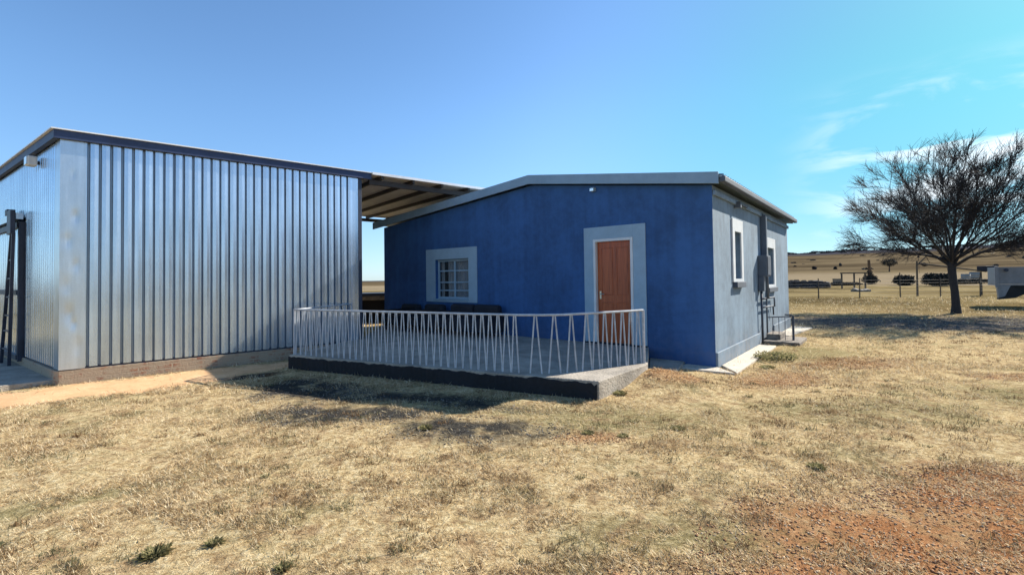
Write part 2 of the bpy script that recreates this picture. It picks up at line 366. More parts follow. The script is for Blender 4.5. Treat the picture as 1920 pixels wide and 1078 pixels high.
base = T.mix(T.math('MULTIPLY', T.smooth(T.noise(geo, 4.2, 4, 0.6), 0.54, 0.66), 0.65), base, brown)
# further away: duller grass in big swathes
rad = T.vmath('LENGTH', geo)
farg = T.ramp(T.noise(geo, 0.12, 7, 0.7), [(0.36, (0.09, 0.067, 0.032)), (0.50, (0.20, 0.15, 0.07)), (0.64, (0.31, 0.24, 0.12))])
farg = T.mix(T.math('MULTIPLY', T.smooth(n_fin, 0.4, 0.65), 0.3), farg, (0.17, 0.13, 0.065))
base = T.mix(T.smooth(rad, 13, 32), base, farg)
hill = T.ramp(T.noise(geo, 0.016, 9, 0.72), [(0.36, (0.055, 0.042, 0.026)), (0.48, (0.105, 0.078, 0.046)), (0.60, (0.16, 0.122, 0.072))])
side_r = T.smooth(T.math('SUBTRACT', px, T.math('MULTIPLY', py, 0.1)), 0, 40)
pale = T.math('MULTIPLY', T.smooth(T.math('ADD', rad, T.math('MULTIPLY', T.noise(geo, 0.03, 4, 0.6), 40)), 92, 104), T.smooth(T.math('ADD', rad, T.math('MULTIPLY', T.noise(geo, 0.05, 4, 0.6), 40)), 190, 155))
base = T.mix(T.smooth(rad, 110, 190), base, hill)
base = T.mix(T.math('MULTIPLY', pale, 0.8), base, (0.26, 0.205, 0.135))
ridge = T.smooth(T.math('ADD', rad, T.math('MULTIPLY', T.noise(geo, 0.008, 6, 0.7), 260)), 760, 900)
base = T.mix(ridge, base, (0.050, 0.050, 0.060))
soil = T.ramp(T.math('ADD', T.math('MULTIPLY', n_fin, 0.45), T.math('MULTIPLY', n_vf, 0.55)), [(0.36, (0.12, 0.045, 0.018)), (0.50, (0.36, 0.165, 0.072)), (0.60, (0.50, 0.27, 0.13)), (0.70, (0.68, 0.48, 0.28))])
base = T.mix(T.math('MULTIPLY', zmask(Z_SOIL), T.smooth(T.math('ADD', T.math('MULTIPLY', n_mid, 0.6), T.math('MULTIPLY', n_fin, 0.4)), 0.36, 0.54, 0.35, 1.0)), base, soil)
base = T.mix(T.math('MULTIPLY', zmask(Z_RED), 0.6), base, soil)
ash = T.ramp(T.math('ADD', T.math('MULTIPLY', n_vf, 0.6), T.math('MULTIPLY', n_fin, 0.4)), [(0.38, (0.022, 0.021, 0.020)), (0.54, (0.065, 0.060, 0.052)), (0.68, (0.22, 0.19, 0.14))])
base = T.mix(T.math('MULTIPLY', zmask(Z_ASH), T.smooth(n_mid, 0.32, 0.50, 0.35, 1.0)), base, ash)
grav = T.ramp(T.math('ADD', T.math('MULTIPLY', n_vf, 0.4), T.math('MULTIPLY', n_fin, 0.6)), [(0.38, (0.05, 0.048, 0.048)), (0.52, (0.12, 0.112, 0.108)), (0.66, (0.26, 0.235, 0.205))])
base = T.mix(T.math('MULTIPLY', zmask(Z_GRAVEL), T.smooth(n_mid, 0.35, 0.55, 0.55, 1.0)), base, grav)
sandc = T.ramp(T.math('ADD', T.math('MULTIPLY', n_fin, 0.3), T.math('MULTIPLY', n_mid, 0.7)), [(0.3, (0.50, 0.29, 0.145)), (0.55, (0.64, 0.40, 0.22)), (0.75, (0.72, 0.50, 0.30))])
sm = zmask(Z_SANDSTRIP)
base = T.mix(T.math('MULTIPLY', sm, 0.95), base, sandc)
T.put(b.inputs['Base Color'], base)
bh = T.math('ADD', T.math('MULTIPLY', n_st, 0.6), T.math('ADD', T.math('MULTIPLY', n_fin, 1.2), T.math('MULTIPLY', n_vf, 0.35)))
bh = T.math('MULTIPLY', bh, T.math('SUBTRACT', 1.0, T.math('MULTIPLY', sm, 0.85)))
bump(T, b, bh, 0.8, 0.05)
ground = raw_mesh('ground', np.stack([GX.ravel(), GY.ravel(), GZ.ravel()], 1), fac, gm, smooth=True); tag(ground, kind='structure')

# ------------------------------------------------------------------ the yard's slab and cement strips
def in_world(pts): return pts
mb = MB(); mb.prism(SLAB, -0.15, 0.27)
slab = mb.build('verandah_slab', M['concrete'], bevel=0.015)
tag(slab, kind='structure')
_e = Vector((SLAB[1][0] - SLAB[0][0], SLAB[1][1] - SLAB[0][1])).normalized(); _n = Vector((_e.y, -_e.x)) * 0.012
mb = MB(); _L = math.dist(SLAB[0], SLAB[1]) - 0.02; _g = random.Random(9); _N = 150; _v = []; _h = 0.0
for i in range(_N + 1):
    t = _L * i / _N; _h = _h * .75 + _g.uniform(-.012, .010); q0 = Vector(SLAB[0]) + _e * t; o1 = q0 + _n * (.8 + .5 * _g.random()); zt = min(.262, .25 + _h)
    if t > _L - .35: zt -= .05 * (t - _L + .35) / .35 * _g.random()
    _v += [(q0.x + _n.x * .2, q0.y + _n.y * .2, zt), (o1.x, o1.y, zt - .012), (o1.x, o1.y, -.12)]
mb.add(_v, [f for i in range(_N) for f in ((3 * i, 3 * i + 1, 3 * i + 4, 3 * i + 3), (3 * i + 1, 3 * i + 2, 3 * i + 5, 3 * i + 4))])
bt = mb.build('slab_edge_coating', worn('bitumen_coating', (0.007, 0.008, 0.011), 0.6, 0.85, 0, 2.5, 0.6, 0.01, 20)); tag(bt, kind='structure')
mb = MB(); mb.prism([(2.102, 7.25), (2.72, 7.72), hloc(9.10, -0.01), hloc(8.44, -0.01)], -0.1, 0.07)
st = mb.build('concrete_step', M['concrete'], bevel=0.012); tag(st, kind='structure')
mb = MB(); mb.prism([hloc(H_W + 0.045, 0.2), hloc(H_W + 0.42, -0.35), hloc(H_W + 0.40, 3.3), hloc(H_W + 0.045, 3.4)], -0.1, 0.03)
mb.prism([hloc(H_W + 0.045, 5.6), hloc(H_W + 0.35, 5.5), hloc(H_W + 0.6, 8.0), hloc(H_W + 0.045, 8.3)], -0.1, 0.03)
mb.prism([hloc(8.9, -0.48), hloc(H_W + 0.41, -0.40), hloc(H_W + 0.03, -0.01), hloc(9.14, -0.01)], -0.1, 0.026)
ap = mb.build('cement_strip', M['apron'], bevel=0.01); tag(ap, kind='structure')
mb = MB(); mb.prism([sloc(-0.02, 0.12), sloc(FD[0] * 7, FD[1] * 7), sloc(FD[0] * 7 - 1.25, FD[1] * 7 - 0.2), sloc(-0.75, 0.05)], -0.1, 0.07)
ap2 = mb.build('concrete_apron', M['concrete'], bevel=0.012); tag(ap2, kind='structure')

# ------------------------------------------------------------------ helpers for walls with openings
def wall_panel(mb, x0, x1, zt, z0, holes, P):
    """flat wall in the plane P(s, d, z), top edge given by zt(s), with rectangular holes; reveals 0.16 deep"""
    xs = sorted({x0, x1} | {h[0] for h in holes} | {h[1] for h in holes} | {k for k in (5.69,) if x0 < k < x1})
    for a, c in zip(xs[:-1], xs[1:]):
        hs = sorted([h for h in holes if h[0] <= a + 1e-6 and h[1] >= c - 1e-6], key=lambda h: h[2])
        z = z0
        for h in hs:
            if h[2] > z + 1e-6: mb.add([P(a, 0, z), P(c, 0, z), P(c, 0, h[2]), P(a, 0, h[2])], [(0, 1, 2, 3)])
            z = h[3]
        mb.add([P(a, 0, z), P(c, 0, z), P(c, 0, zt(c)), P(a, 0, zt(a))], [(0, 1, 2, 3)])
    for a, c, lo, hi in holes:
        D = 0.16
        mb.add([P(a, 0, lo), P(a, D, lo), P(a, D, hi), P(a, 0, hi)], [(0, 1, 2, 3)])
        mb.add([P(c, 0, lo), P(c, D, lo), P(c, D, hi), P(c, 0, hi)], [(0, 1, 2, 3)])
        mb.add([P(a, 0, hi), P(c, 0, hi), P(c, D, hi), P(a, D, hi)], [(0, 1, 2, 3)])
        mb.add([P(a, 0, lo), P(c, 0, lo), P(c, D, lo), P(a, D, lo)], [(0, 1, 2, 3)])

# ------------------------------------------------------------------ the blue house
house = thing('farm_house', 'single-storey farmhouse with deep blue gable front, red door and low grey roof', 'house', (H_B[0], H_B[1], 0), -TH)
EH, RH, RX = 3.24, 3.78, 5.69
def gable(s): return EH + (RH - EH) * (s / RX if s < RX else (H_W - s) / (H_W - RX))
Pf = lambda s, d, z: (s, d, z)
Pr = lambda s, d, z: (H_W - d, s, z)
WIN = (2.34, 3.62, 1.10, 2.17); DOOR = (7.26, 8.14, 0.27, 2.42)
mb = MB(); wall_panel(mb, 0, H_W, gable, -0.1, [WIN, DOOR], Pf); mb.build('front_wall', M['blue'], house)
W1 = (1.42, 1.95, 1.56, 2.52); W2 = (4.72, 5.56, 1.38, 2.34)
mb = MB(); wall_panel(mb, 0, H_L, lambda s: EH, -0.1, [W1, W2], Pr); mb.build('side_wall', M['greyblue'], house)
mb = MB()
mb.add([(0, 0, -.1), (0, H_L, -.1), (0, H_L, EH), (0, 0, EH)], [(0, 1, 2, 3)])
mb.add([(0, H_L, -.1), (H_W, H_L, -.1), (H_W, H_L, EH), (RX, H_L, RH), (0, H_L, EH)], [(0, 1, 2, 3, 4)])
mb.build('rear_wall', M['greyblue'], house)
# floor and inner partition keep daylight out of the rooms
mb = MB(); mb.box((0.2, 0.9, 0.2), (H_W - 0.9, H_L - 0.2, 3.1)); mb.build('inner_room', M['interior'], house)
# plinth band along the side wall
mb = MB(); mb.box((H_W + 0.002, 0.0, -0.1), (H_W + 0.04, 3.55, 0.27)); mb.build('plinth', M['greyblue'], house, bevel=0.008); mb = MB(); mb.box((H_W + 0.002, 5.3, -0.1), (H_W + 0.04, H_L, 0.30))
 
mb.build('plinth', M['greyblue'], house, bevel=0.008)
# roof: two pitched sheets with thickness, barge boards on the gable, gutter on the eaves
def slope_box(mb, xa, za, xb, zb, y0, y1, t):
    mb.add([(xa, y0, za), (xb, y0, zb), (xb, y1, zb), (xa, y1, za), (xa, y0, za + t), (xb, y0, zb + t), (xb, y1, zb + t), (xa, y1, za + t)],
           [(0, 3, 2, 1), (4, 5, 6, 7), (0, 1, 5, 4), (1, 2, 6, 5), (2, 3, 7, 6), (3, 0, 4, 7)])
OL, OR_ = 0.36, 0.20
kl = (RH - EH) / RX; kr = (RH - EH) / (H_W - RX)
mb = MB()
def corr_roof(mb, xa, za, xb, zb, y0, y1, t=0.012, pitch=0.17, hgt=0.03):
    ys = [y0]; hs = [0]
    y = y0
    while y < y1 - pitch:
        ys += [y + 0.10, y + 0.115, y + 0.145, y + 0.16]; hs += [0, hgt, hgt, 0]; y += pitch
    ys.append(y1); hs.append(0)
    n = len(ys)
    vs = [(xa, yy, za + h) for yy, h in zip(ys, hs)] + [(xb, yy, zb + h) for yy, h in zip(ys, hs)]
    mb.add(vs, [(i, i + 1, n + i + 1, n + i) for i in range(n - 1)])
corr_roof(mb, -OL, EH - OL * kl + 0.17, RX, RH + 0.17, -0.14, H_L + 0.14); corr_roof(mb, RX, RH + 0.17, H_W + OR_, EH - OR_ * kr + 0.17, -0.14, H_L + 0.14)
slope_box(mb, -OL + .01, EH - OL * kl + 0.13, RX, RH + 0.13, -0.12, H_L + 0.12, 0.03); slope_box(mb, RX, RH + 0.13, H_W + OR_ - .01, EH - OR_ * kr + 0.13, -0.12, H_L + 0.12, 0.03)
mb.build('roof', M['roof'], house)
for y0, y1 in ((-0.165, -0.122), (H_L + 0.122, H_L + 0.16)):
    mb = MB()
    slope_box(mb, -OL, EH - OL * kl + 0.005, RX, RH + 0.005, y0, y1, 0.205); slope_box(mb, RX + 0.001, RH + 0.005, H_W + OR_ - 0.05, EH - (OR_ - 0.05) * kr + 0.005, y0, y1, 0.205)
    mb.build('barge_board', M['roof'], house, bevel=0.004)
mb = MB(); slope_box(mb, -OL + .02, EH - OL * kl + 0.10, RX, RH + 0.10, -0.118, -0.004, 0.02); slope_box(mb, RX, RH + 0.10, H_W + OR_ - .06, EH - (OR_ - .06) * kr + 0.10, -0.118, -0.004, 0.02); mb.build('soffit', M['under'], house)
mb = MB(); zg = EH - OR_ * kr
mb.box((H_W + OR_ - 0.05, -0.12, zg + 0.04), (H_W + OR_ + 0.05, H_L + 0.30, zg + 0.15)); mb.build('gutter', M['under'], house, bevel=0.02)
mb = MB(); mb.box((H_W + 0.003, 0.01, 3.06), (H_W + 0.05, 3.97, 3.15)); mb.box((H_W + 0.003, 4.15, 3.06), (H_W + 0.05, H_L, 3.15)); mb.build('wall_plate', M['greyblue'], house, bevel=0.01)
# front window
def surround(P, s0, s1, z0, z1, hole, t, material, parent, bottom=True):
    a, c, lo, hi = hole; mb = MB()
    def bx(sa, sb, za, zb):
        p = [P(sa, -t, za), P(sb, -t, za), P(sb, -t, zb), P(sa, -t, zb), P(sa, -0.001, za), P(sb, -0.001, za), P(sb, -0.001, zb), P(sa, -0.001, zb)]
        mb.add(p, [(0, 1, 2, 3), (4, 7, 6, 5), (0, 4, 5, 1), (1, 5, 6, 2), (2, 6, 7, 3), (3, 7, 4, 0)])
    bx(s0, a, z0, z1); bx(c, s1, z0, z1); bx(a, c, hi, z1)
    if bottom and lo > z0: bx(a, c, z0, lo)
    return mb.build('surround', material, parent, bevel=0.003)
fwin = bpy.data.objects.new('window', None); COL.objects.link(fwin); fwin.parent = house
surround(Pf, 1.97, 3.92, 1.02, 2.46, WIN, 0.025, M['surround'], fwin)
def bar_frame(P, a, c, lo, hi, d, w, th, cols, rows, material, parent, name='frame'):
    mb = MB()
    def bx(sa, sb, za, zb, dd=0.0):
        p = [P(sa, d + dd, za), P(sb, d + dd, za), P(sb, d + dd, zb), P(sa, d + dd, zb), P(sa, d + th - dd, za), P(sb, d + th - dd, za), P(sb, d + th - dd, zb), P(sa, d + th - dd, zb)]
        mb.add(p, [(0, 1, 2, 3), (4, 7, 6, 5), (0, 4, 5, 1), (1, 5, 6, 2), (2, 6, 7, 3), (3, 7, 4, 0)])
    bx(a, a + w, lo, hi); bx(c - w, c, lo, hi); bx(a + w, c - w, hi - w, hi, .001); bx(a + w, c - w, lo, lo + w, .001)
    for s in cols: bx(s - w / 2, s + w / 2, lo + w, hi - w, .003)
    for z in rows: bx(a + w, c - w, z - w * 0.3, z + w * 0.3, .006)
    return mb.build(name, material, parent)
bar_frame(Pf, 2.343, 3.617, 1.103, 2.167, 0.09, 0.055, 0.04, [3.0], [1.86, 1.55, 1.33], M['surround'], fwin)
mb = MB(); mb.box((2.36, 0.115, 1.12), (3.60, 0.12, 2.15)); mb.build('pane', M['glass'], fwin)
mb = MB()
pts = [(2.36 + 1.24 * i / 60, 0.20 + 0.02 * math.sin(i * 1.15) + 0.008 * math.sin(i * 2.7)) for i in range(61) if not 6 < i < 13]
for (x0, y0), (x1, y1) in zip(pts[:-1], pts[1:]):
    if x1 - x0 < 0.05: mb.add([(x0, y0, 1.05), (x1, y1, 1.05), (x1, y1, 2.25), (x0, y0, 2.25)], [(0, 1, 2, 3)])
mb.build('curtain', M['curtain'], fwin, smooth=True)
mb = MB(); mb.box((2.345, -0.05, 1.075), (3.615, 0.085, 1.102)); mb.build('sill', M['surround'], fwin, bevel=0.006)
# door
dr = bpy.data.objects.new('door', None); COL.objects.link(dr); dr.parent = house
surround(Pf, 7.04, 8.40, 0.28, 2.67, DOOR, 0.025, M['surround'], dr, False)
mb = MB()
mb.box((7.262, -0.035, 0.275), (7.315, 0.10, 2.418)); mb.box((8.085, -0.035, 0.275), (8.138, 0.10, 2.418)); mb.box((7.315, -0.034, 2.362), (8.085, 0.10, 2.418))
mb.build('frame', M['white'], dr, bevel=0.004)
mb = MB(); mb.box((7.318, 0.055, 0.29), (8.082, 0.095, 2.36))
for a, c in ((7.40, 7.66), (7.74, 8.00)):
    for lo, hi in ((0.42, 1.12), (1.26, 2.24)):
        for q in ((a, lo, c, lo + .02), (a, hi - .02, c, hi), (a, lo + .02, a + .02, hi - .02), (c - .02, lo + .02, c, hi - .02)):
            mb.box((q[0], 0.046, q[1]), (q[2], 0.055, q[3]))
leaf = mb.build('door_leaf', M['door'], dr, bevel=0.004)
mb = MB(); mb.box((7.36, 0.04, 1.18), (7.40, 0.054, 1.34)); mb.tube([(7.38, 0.045, 1.28), (7.38, 0.0, 1.28), (7.49, -0.002, 1.28)], 0.009, 8); mb.build('handle', M['brass'], leaf)
mb = MB(); mb.box((7.04, -0.10, 0.272), (8.4, 0.04, 0.292)); mb.build('threshold', M['black'], dr)
# side windows
for (hole, o0, o1, z0, z1) in ((W1, 1.25, 2.10, 1.50, 2.77), (W2, 4.50, 5.78, 1.31, 2.60)):
    w = bpy.data.objects.new('window', None); COL.objects.link(w); w.parent = house
    surround(Pr, o0, o1, z0, z1, hole, 0.03, M['white'], w)
    bar_frame(Pr, hole[0] + .003, hole[1] - .003, hole[2] + .003, hole[3] - .003, 0.10, 0.035, 0.035, [(hole[0] + hole[1]) / 2], [hole[3] - .3], M['surround'], w)
    mb = MB(); mb.box((H_W - 0.125, hole[0] + .02, hole[2] + .02), (H_W - 0.12, hole[1] - .02, hole[3] - .02)); mb.build('pane', M['glass'], w)
    mb = MB(); mb.box((H_W - 0.21, hole[0] - .1, hole[2] - .1), (H_W - 0.19, hole[1] + .1, hole[3] + .1)); mb.build('curtain', M['curtain'], w)
    mb = MB(); mb.box((H_W + 0.001, o0 + 0.06, z0 - 0.115), (H_W + 0.085, o1 - 0.06, z0 - 0.002)); mb.build('sill', M['under'], w, bevel=0.008)
# small lamp under the gable
mb = MB(); mb.box((7.24, -0.10, 3.42), (7.34, -0.001, 3.50)); lf = mb.build('wall_light', M['surround'], house, bevel=0.01)
mb = MB(); mb.box((7.25, -0.112, 3.425), (7.33, -0.101, 3.475)); mb.build('lens', M['lampglass'], lf)
# downpipe, meter box and pipework on the side wall
mb = MB(); mb.box((H_W + 0.003, 4.00, 1.95), (H_W + 0.13, 4.13, 3.10)); mb.build('downpipe', M['box'], house, bevel=0.012)
mb = MB(); mb.box((H_W + 0.003, 3.62, 1.60), (H_W + 0.20, 4.05, 2.10)); mb.box((H_W + 0.003, 3.60, 1.25), (H_W + 0.13, 3.80, 1.598)); bx = mb.build('meter_box', M['box'], house, bevel=0.01)
mb = MB(); mb.box((H_W + 0.203, 3.65, 1.63), (H_W + 0.215, 4.02, 2.07)); mb.build('lid', M['grey_pvc'], bx, bevel=0.004)
def pipe(pts, r, m_='grey_pvc'): MB().tube(pts, r, 8).build('pipe', M[m_], house, smooth=True)
pipe([(H_W + .06, 3.66, 1.25), (H_W + .06, 3.66, 0.02)], 0.022, 'dark'); pipe([(H_W + .06, 4.25, 1.75), (H_W + .06, 4.25, 0.02)], 0.02)
pipe([(H_W + .11, 4.10, 1.95), (H_W + .11, 4.18, 1.06)], 0.028)
pipe([(H_W + .07, 3.60, 1.07), (H_W + .07, 5.2, 1.05)], 0.022, 'dark'); pipe([(H_W + .07, 3.75, 0.86), (H_W + .07, 5.0, 0.83), (H_W + .07, 5.05, 0.60)], 0.018, 'dark')
pipe([(H_W + .07, 5.2, 1.05), (H_W + .07, 5.22, 0.8)], 0.02)
mb = MB(); mb.box((H_W + 0.003, 1.50, 3.00), (H_W + 0.13, 1.60, 3.12)); mb.box((H_W + 0.051, 1.6, 3.08), (H_W + 0.09, 2.35, 3.11)); mb.build('bracket', M['under'], house)
# drain slab with its little rail
dslab = MB(); dslab.box((H_W + 0.045, 3.75, -0.1), (H_W + 0.80, 5.0, 0.07)); dslab.box((H_W + 0.06, 4.1, 0.071), (H_W + 0.36, 4.8, 0.20))
o = dslab.build('drain_slab', M['stone'], house, bevel=0.015)
rail = thing('drain_rail', 'small dark iron rail standing round the drain on the grey side wall', 'railing', (*hloc(H_W, 0), 0), -TH)
mb = MB(); mb.bar((0.62, 4.2, 0.072), (0.62, 4.2, 0.66), 0.045, 0.045); mb.bar((0.6, 4.2, 0.675), (0.45, 4.2, 0.675), 0.04, 0.03); mb.build('post', M['dark'], rail)
mb = MB(); mb.bar((0.62, 4.2, 0.64), (0.10, 4.1, 0.60), 0.025, 0.025); mb.build('top_bar', M['dark'], rail)
for k in range(3): MB().bar((0.2 + 0.13 * k, 4.14, 0.202 if k < 2 else 0.072), (0.2 + 0.13 * k, 4.14, 0.61), 0.013, 0.013).build('bar', M['dark'], rail)

# ------------------------------------------------------------------ the galvanised shed
shed = thing('metal_shed', 'tall shed of silver galvanised ribbed sheeting on a brick base, with a navy roof edge', 'shed', (S0[0], S0[1], 0), SA)
SH = 4.03; SB = 0.25
def corr_wall(mb, p, q, nrm, z0, z1, pitch=0.146, s0=0.0, s1=None, flip=1):
    """ribbed sheeting: broad pans with narrow channels pressed inward; remembers which faces are channels"""
    p = Vector(p); q = Vector(q); L = (q - p).length; d = (q - p).normalized(); n = Vector(nrm).normalized(); s1 = s1 or L
    prof = []; dk = []; s = s0; prof.append((s, 0)); g = random.Random(5)
    while s + pitch < s1:
        j = g.uniform(-.004, .004)
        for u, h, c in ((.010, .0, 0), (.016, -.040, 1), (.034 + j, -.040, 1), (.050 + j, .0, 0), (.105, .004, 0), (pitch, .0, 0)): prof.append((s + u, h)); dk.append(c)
        s += pitch
    prof.append((s1, 0)); dk.append(0); k = len(prof)
    vs = []
    for z in (z0, z1):
        for s, h in prof: v = p + d * s + n * (h + .03); vs.append((v.x, v.y, z))
    base = len(mb.f); mb.add(vs, [(i, i + 1, k + i + 1, k + i) for i in range(k - 1)])
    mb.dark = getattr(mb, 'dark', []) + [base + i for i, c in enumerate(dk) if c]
    return mb
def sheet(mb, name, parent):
    o = mb.build(name, M['galv'], parent); o.data.materials.append(M['zinc_shaded'])
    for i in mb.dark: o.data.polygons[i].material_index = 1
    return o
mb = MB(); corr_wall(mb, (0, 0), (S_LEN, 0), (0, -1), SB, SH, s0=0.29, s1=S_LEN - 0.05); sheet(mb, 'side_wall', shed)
FN = (-FD[1], FD[0])    # outward normal of the door wall
fe = (FD[0] * 7, FD[1] * 7)
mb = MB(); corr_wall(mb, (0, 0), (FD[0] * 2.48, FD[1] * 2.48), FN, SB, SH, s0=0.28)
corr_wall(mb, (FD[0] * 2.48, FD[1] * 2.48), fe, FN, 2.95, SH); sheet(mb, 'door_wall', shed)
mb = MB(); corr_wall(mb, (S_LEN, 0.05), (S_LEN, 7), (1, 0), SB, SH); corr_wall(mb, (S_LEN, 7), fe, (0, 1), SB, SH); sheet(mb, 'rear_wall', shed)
# dented corner flashing: flat zinc folded round the corner, hammered by knocks
def flash(name, pth, zlo, zhi, mt, dents):
    n = 18; nz = 90; vs = []; fs = []
    for j in range(nz + 1):
        z = zlo + (zhi - zlo) * j / nz
        for i in range(n + 1):
            t = i / n
            if t < .5: u = 1 - t * 2; base = Vector((pth[0][0], pth[0][1])) * u; nn = Vector(pth[2])
            else: u = (t - .5) * 2; base = Vector((pth[1][0], pth[1][1])) * u; nn = Vector(pth[3])
            off = 0.036
            cn = (Vector(pth[2]) + Vector(pth[3])) / (1 + Vector(pth[2]).dot(Vector(pth[3])))
            o2 = base + (cn * off if abs(t - .5) < .01 else nn * off)
            dd = 0
            for (dt, dz, rr, am) in dents: dd -= am * 0.6 * math.exp(-(((t - dt) / (rr * 0.8)) ** 2 + ((z - dz) / (rr * 1.1)) ** 2))
            o2 = o2 + nn * dd
            vs.append((o2.x, o2.y, z))
    for j in range(nz):
        for i in range(n): a = j * (n + 1) + i; fs.append((a, a + 1, a + n + 2, a + n + 1))
    return MB().add(vs, fs).build(name, mt, shed, smooth=False)
flash('corner_flashing', ((FD[0] * .28, FD[1] * .28), (0.29, 0), FN, (0, -1)), SB - 0.02, SH, M['galv_flash'],
      [(0.72, 3.45, .06, .006), (0.78, 2.75, .10, .016), (0.62, 2.35, .10, .013), (0.8, 1.95, .09, .011), (0.66, 1.15, .13, .02), (0.75, 0.98, .08, .015), (0.6, 1.6, .12, .009), (0.35, 1.3, .2, .01), (0.85, 0.6, .12, .01)])
mb = MB(); mb.box((S_LEN - 0.05, -0.042, SB), (S_LEN + 0.035, 0.05, SH)); mb.build('end_flashing', M['dark'], shed, bevel=0.005)
mb = MB(); mb.prism([(-0.03, -0.03), (S_LEN + .03, -0.03), (S_LEN + .03, 7.03), (fe[0] - .03, fe[1] + .03), (FD[0] * .1 - .06, 0.05)], -0.1, SB - 0.03)
mb.build('brick_base', M['brick'], shed, bevel=0.01)
mb = MB(); mb.prism([(-0.01, -0.01), (S_LEN + .01, -0.01), (S_LEN + .01, 7.01), (fe[0] - .01, fe[1] + .01)], SB - 0.03, SB + 0.01); mb.build('base_rail', M['dark'], shed)
# roof edge: deep navy fascia under a thin bright sheet edge
mb = MB()
mb.prism([(-0.10, -0.10), (S_LEN + 0.25, -0.10), (S_LEN + 0.25, -0.05), (-0.05, -0.05)], SH - 0.02, SH + 0.12)
c0 = (-0.10, -0.10); c1 = (c0[0] + FD[0] * 7.2, c0[1] + FD[1] * 7.2)
mb.prism([(c0[0], c0[1] + .001), (c0[0] + .06, c0[1] + .051), (c1[0] + .05, c1[1]), c1], SH - 0.02, SH + 0.12)
mb.build('fascia', M['fascia'], shed)
mb = MB(); mb.prism([(-0.13, -0.13), (S_LEN + 0.25, -0.13), (S_LEN + 0.25, 7.2), (c1[0] - .04, c1[1])], SH + 0.122, SH + 0.142); mb.build('roof', M['roofedge'], shed)
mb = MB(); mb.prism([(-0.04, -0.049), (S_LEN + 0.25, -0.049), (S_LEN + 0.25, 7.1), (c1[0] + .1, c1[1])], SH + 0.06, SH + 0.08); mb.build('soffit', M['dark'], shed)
# sliding door with its track
def fp(s, d, z): return (FD[0] * s + FN[0] * d, FD[1] * s + FN[1] * d, z)
def fbox(mb, s0, s1, d0, d1, z0, z1):
    v = [fp(s, d, z) for z in (z0, z1) for (s, d) in ((s0, d0), (s1, d0), (s1, d1), (s0, d1))]
    return mb.add(v, [(0, 3, 2, 1), (4, 5, 6, 7), (0, 1, 5, 4), (1, 2, 6, 5), (2, 3, 7, 6), (3, 0, 4, 7)])
sdoor = bpy.data.objects.new('sliding_door', None); COL.objects.link(sdoor); sdoor.parent = shed
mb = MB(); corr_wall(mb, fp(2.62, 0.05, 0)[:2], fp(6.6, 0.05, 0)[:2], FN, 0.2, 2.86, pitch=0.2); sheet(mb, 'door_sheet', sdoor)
mb = MB(); fbox(mb, 2.56, 2.64, 0.02, 0.11, 0.15, 2.86); fbox(mb, 2.64, 6.6, 0.085, 0.125, 1.43, 1.53); fbox(mb, 2.64, 6.6, 0.085, 0.125, 0.18, 0.27); fbox(mb, 2.64, 6.6, 0.085, 0.125, 2.74, 2.85); mb.build('door_frame', M['dark'], sdoor)
mb = MB(); fbox(mb, 2.5, 7.0, 0.06, 0.16, 2.90, 3.02); mb.build('track', M['galv_flash'], sdoor)
mb = MB(); fbox(mb, 2.46, 2.80, 0.17, 0.24, 2.60, 3.07); fbox(mb, 3.1, 3.3, 0.10, 0.2, 3.02, 3.14); mb.build('hanger', M['dark'], sdoor, bevel=0.01)
# floodlight at the corner
fl = bpy.data.objects.new('floodlight', None); COL.objects.link(fl); fl.parent = shed
mb = MB(); fbox(mb, 1.30, 1.52, 0.07, 0.20, 3.76, 3.93); mb.build('housing', M['white'], fl, bevel=0.02)
mb = MB(); fbox(mb, 1.32, 1.50, 0.202, 0.215, 3.775, 3.915); mb.build('lens', M['lampglass'], fl, bevel=0.004)
mb = MB(); fbox(mb, 1.38, 1.42, 0.03, 0.07, 3.80, 3.86); mb.build('bracket', M['dark'], fl)
# ladder leaning on the door (own thing)
lw = sloc(*fp(3.8, 0.0, 0)[:2])
lad = thing('ladder', 'dark steel ladder leaning on the sliding door of the metal shed', 'ladder', (lw[0], lw[1], 0.07), SA + math.atan2(FD[1], FD[0]) )
# in this frame x runs along the wall, -y... points out of it
sgn = 1
def lp(s, d, z): return (s - 3.8, d, z)
# outward normal expressed in the ladder's frame
ln = Vector((FN[0], FN[1])); la = math.atan2(FD[1], FD[0]); oy = -math.sin(la) * ln.x + math.cos(la) * ln.y
A0, A1 = (2.72 - 3.8, 0.20 * oy, 0.0), (2.44 - 3.8, 0.20 * oy, 2.55)
B0, B1 = (3.35 - 3.8, 0.22 * oy, 0.0), (2.60 - 3.8, 0.20 * oy, 2.55)
MB().bar(A0, A1, 0.05, 0.04).build('rail', M['dark'], lad); MB().bar(B0, B1, 0.05, 0.04).build('rail', M['dark'], lad)
for t in (0.12, 0.26, 0.38, 0.52, 0.66, 0.80):
    MB().bar(Vector(A0).lerp(Vector(A1), t), Vector(B0).lerp(Vector(B1), t), 0.03, 0.03).build('rung', M['dark'], lad)

# ------------------------------------------------------------------ carport roof reaching from the shed behind the house
cp = thing('carport', 'open carport roof on dark purlins spanning from the shed to behind the blue house', 'carport', (*sloc(S_LEN, 0), 0), SA)
x0, x1 = 0.26, 5.6
mb = MB()
ys = np.arange(-0.12, 7.1, 0.17)
mb.box((x0, -0.13, SH + 0.136), (x1, 7.1, SH + 0.140))
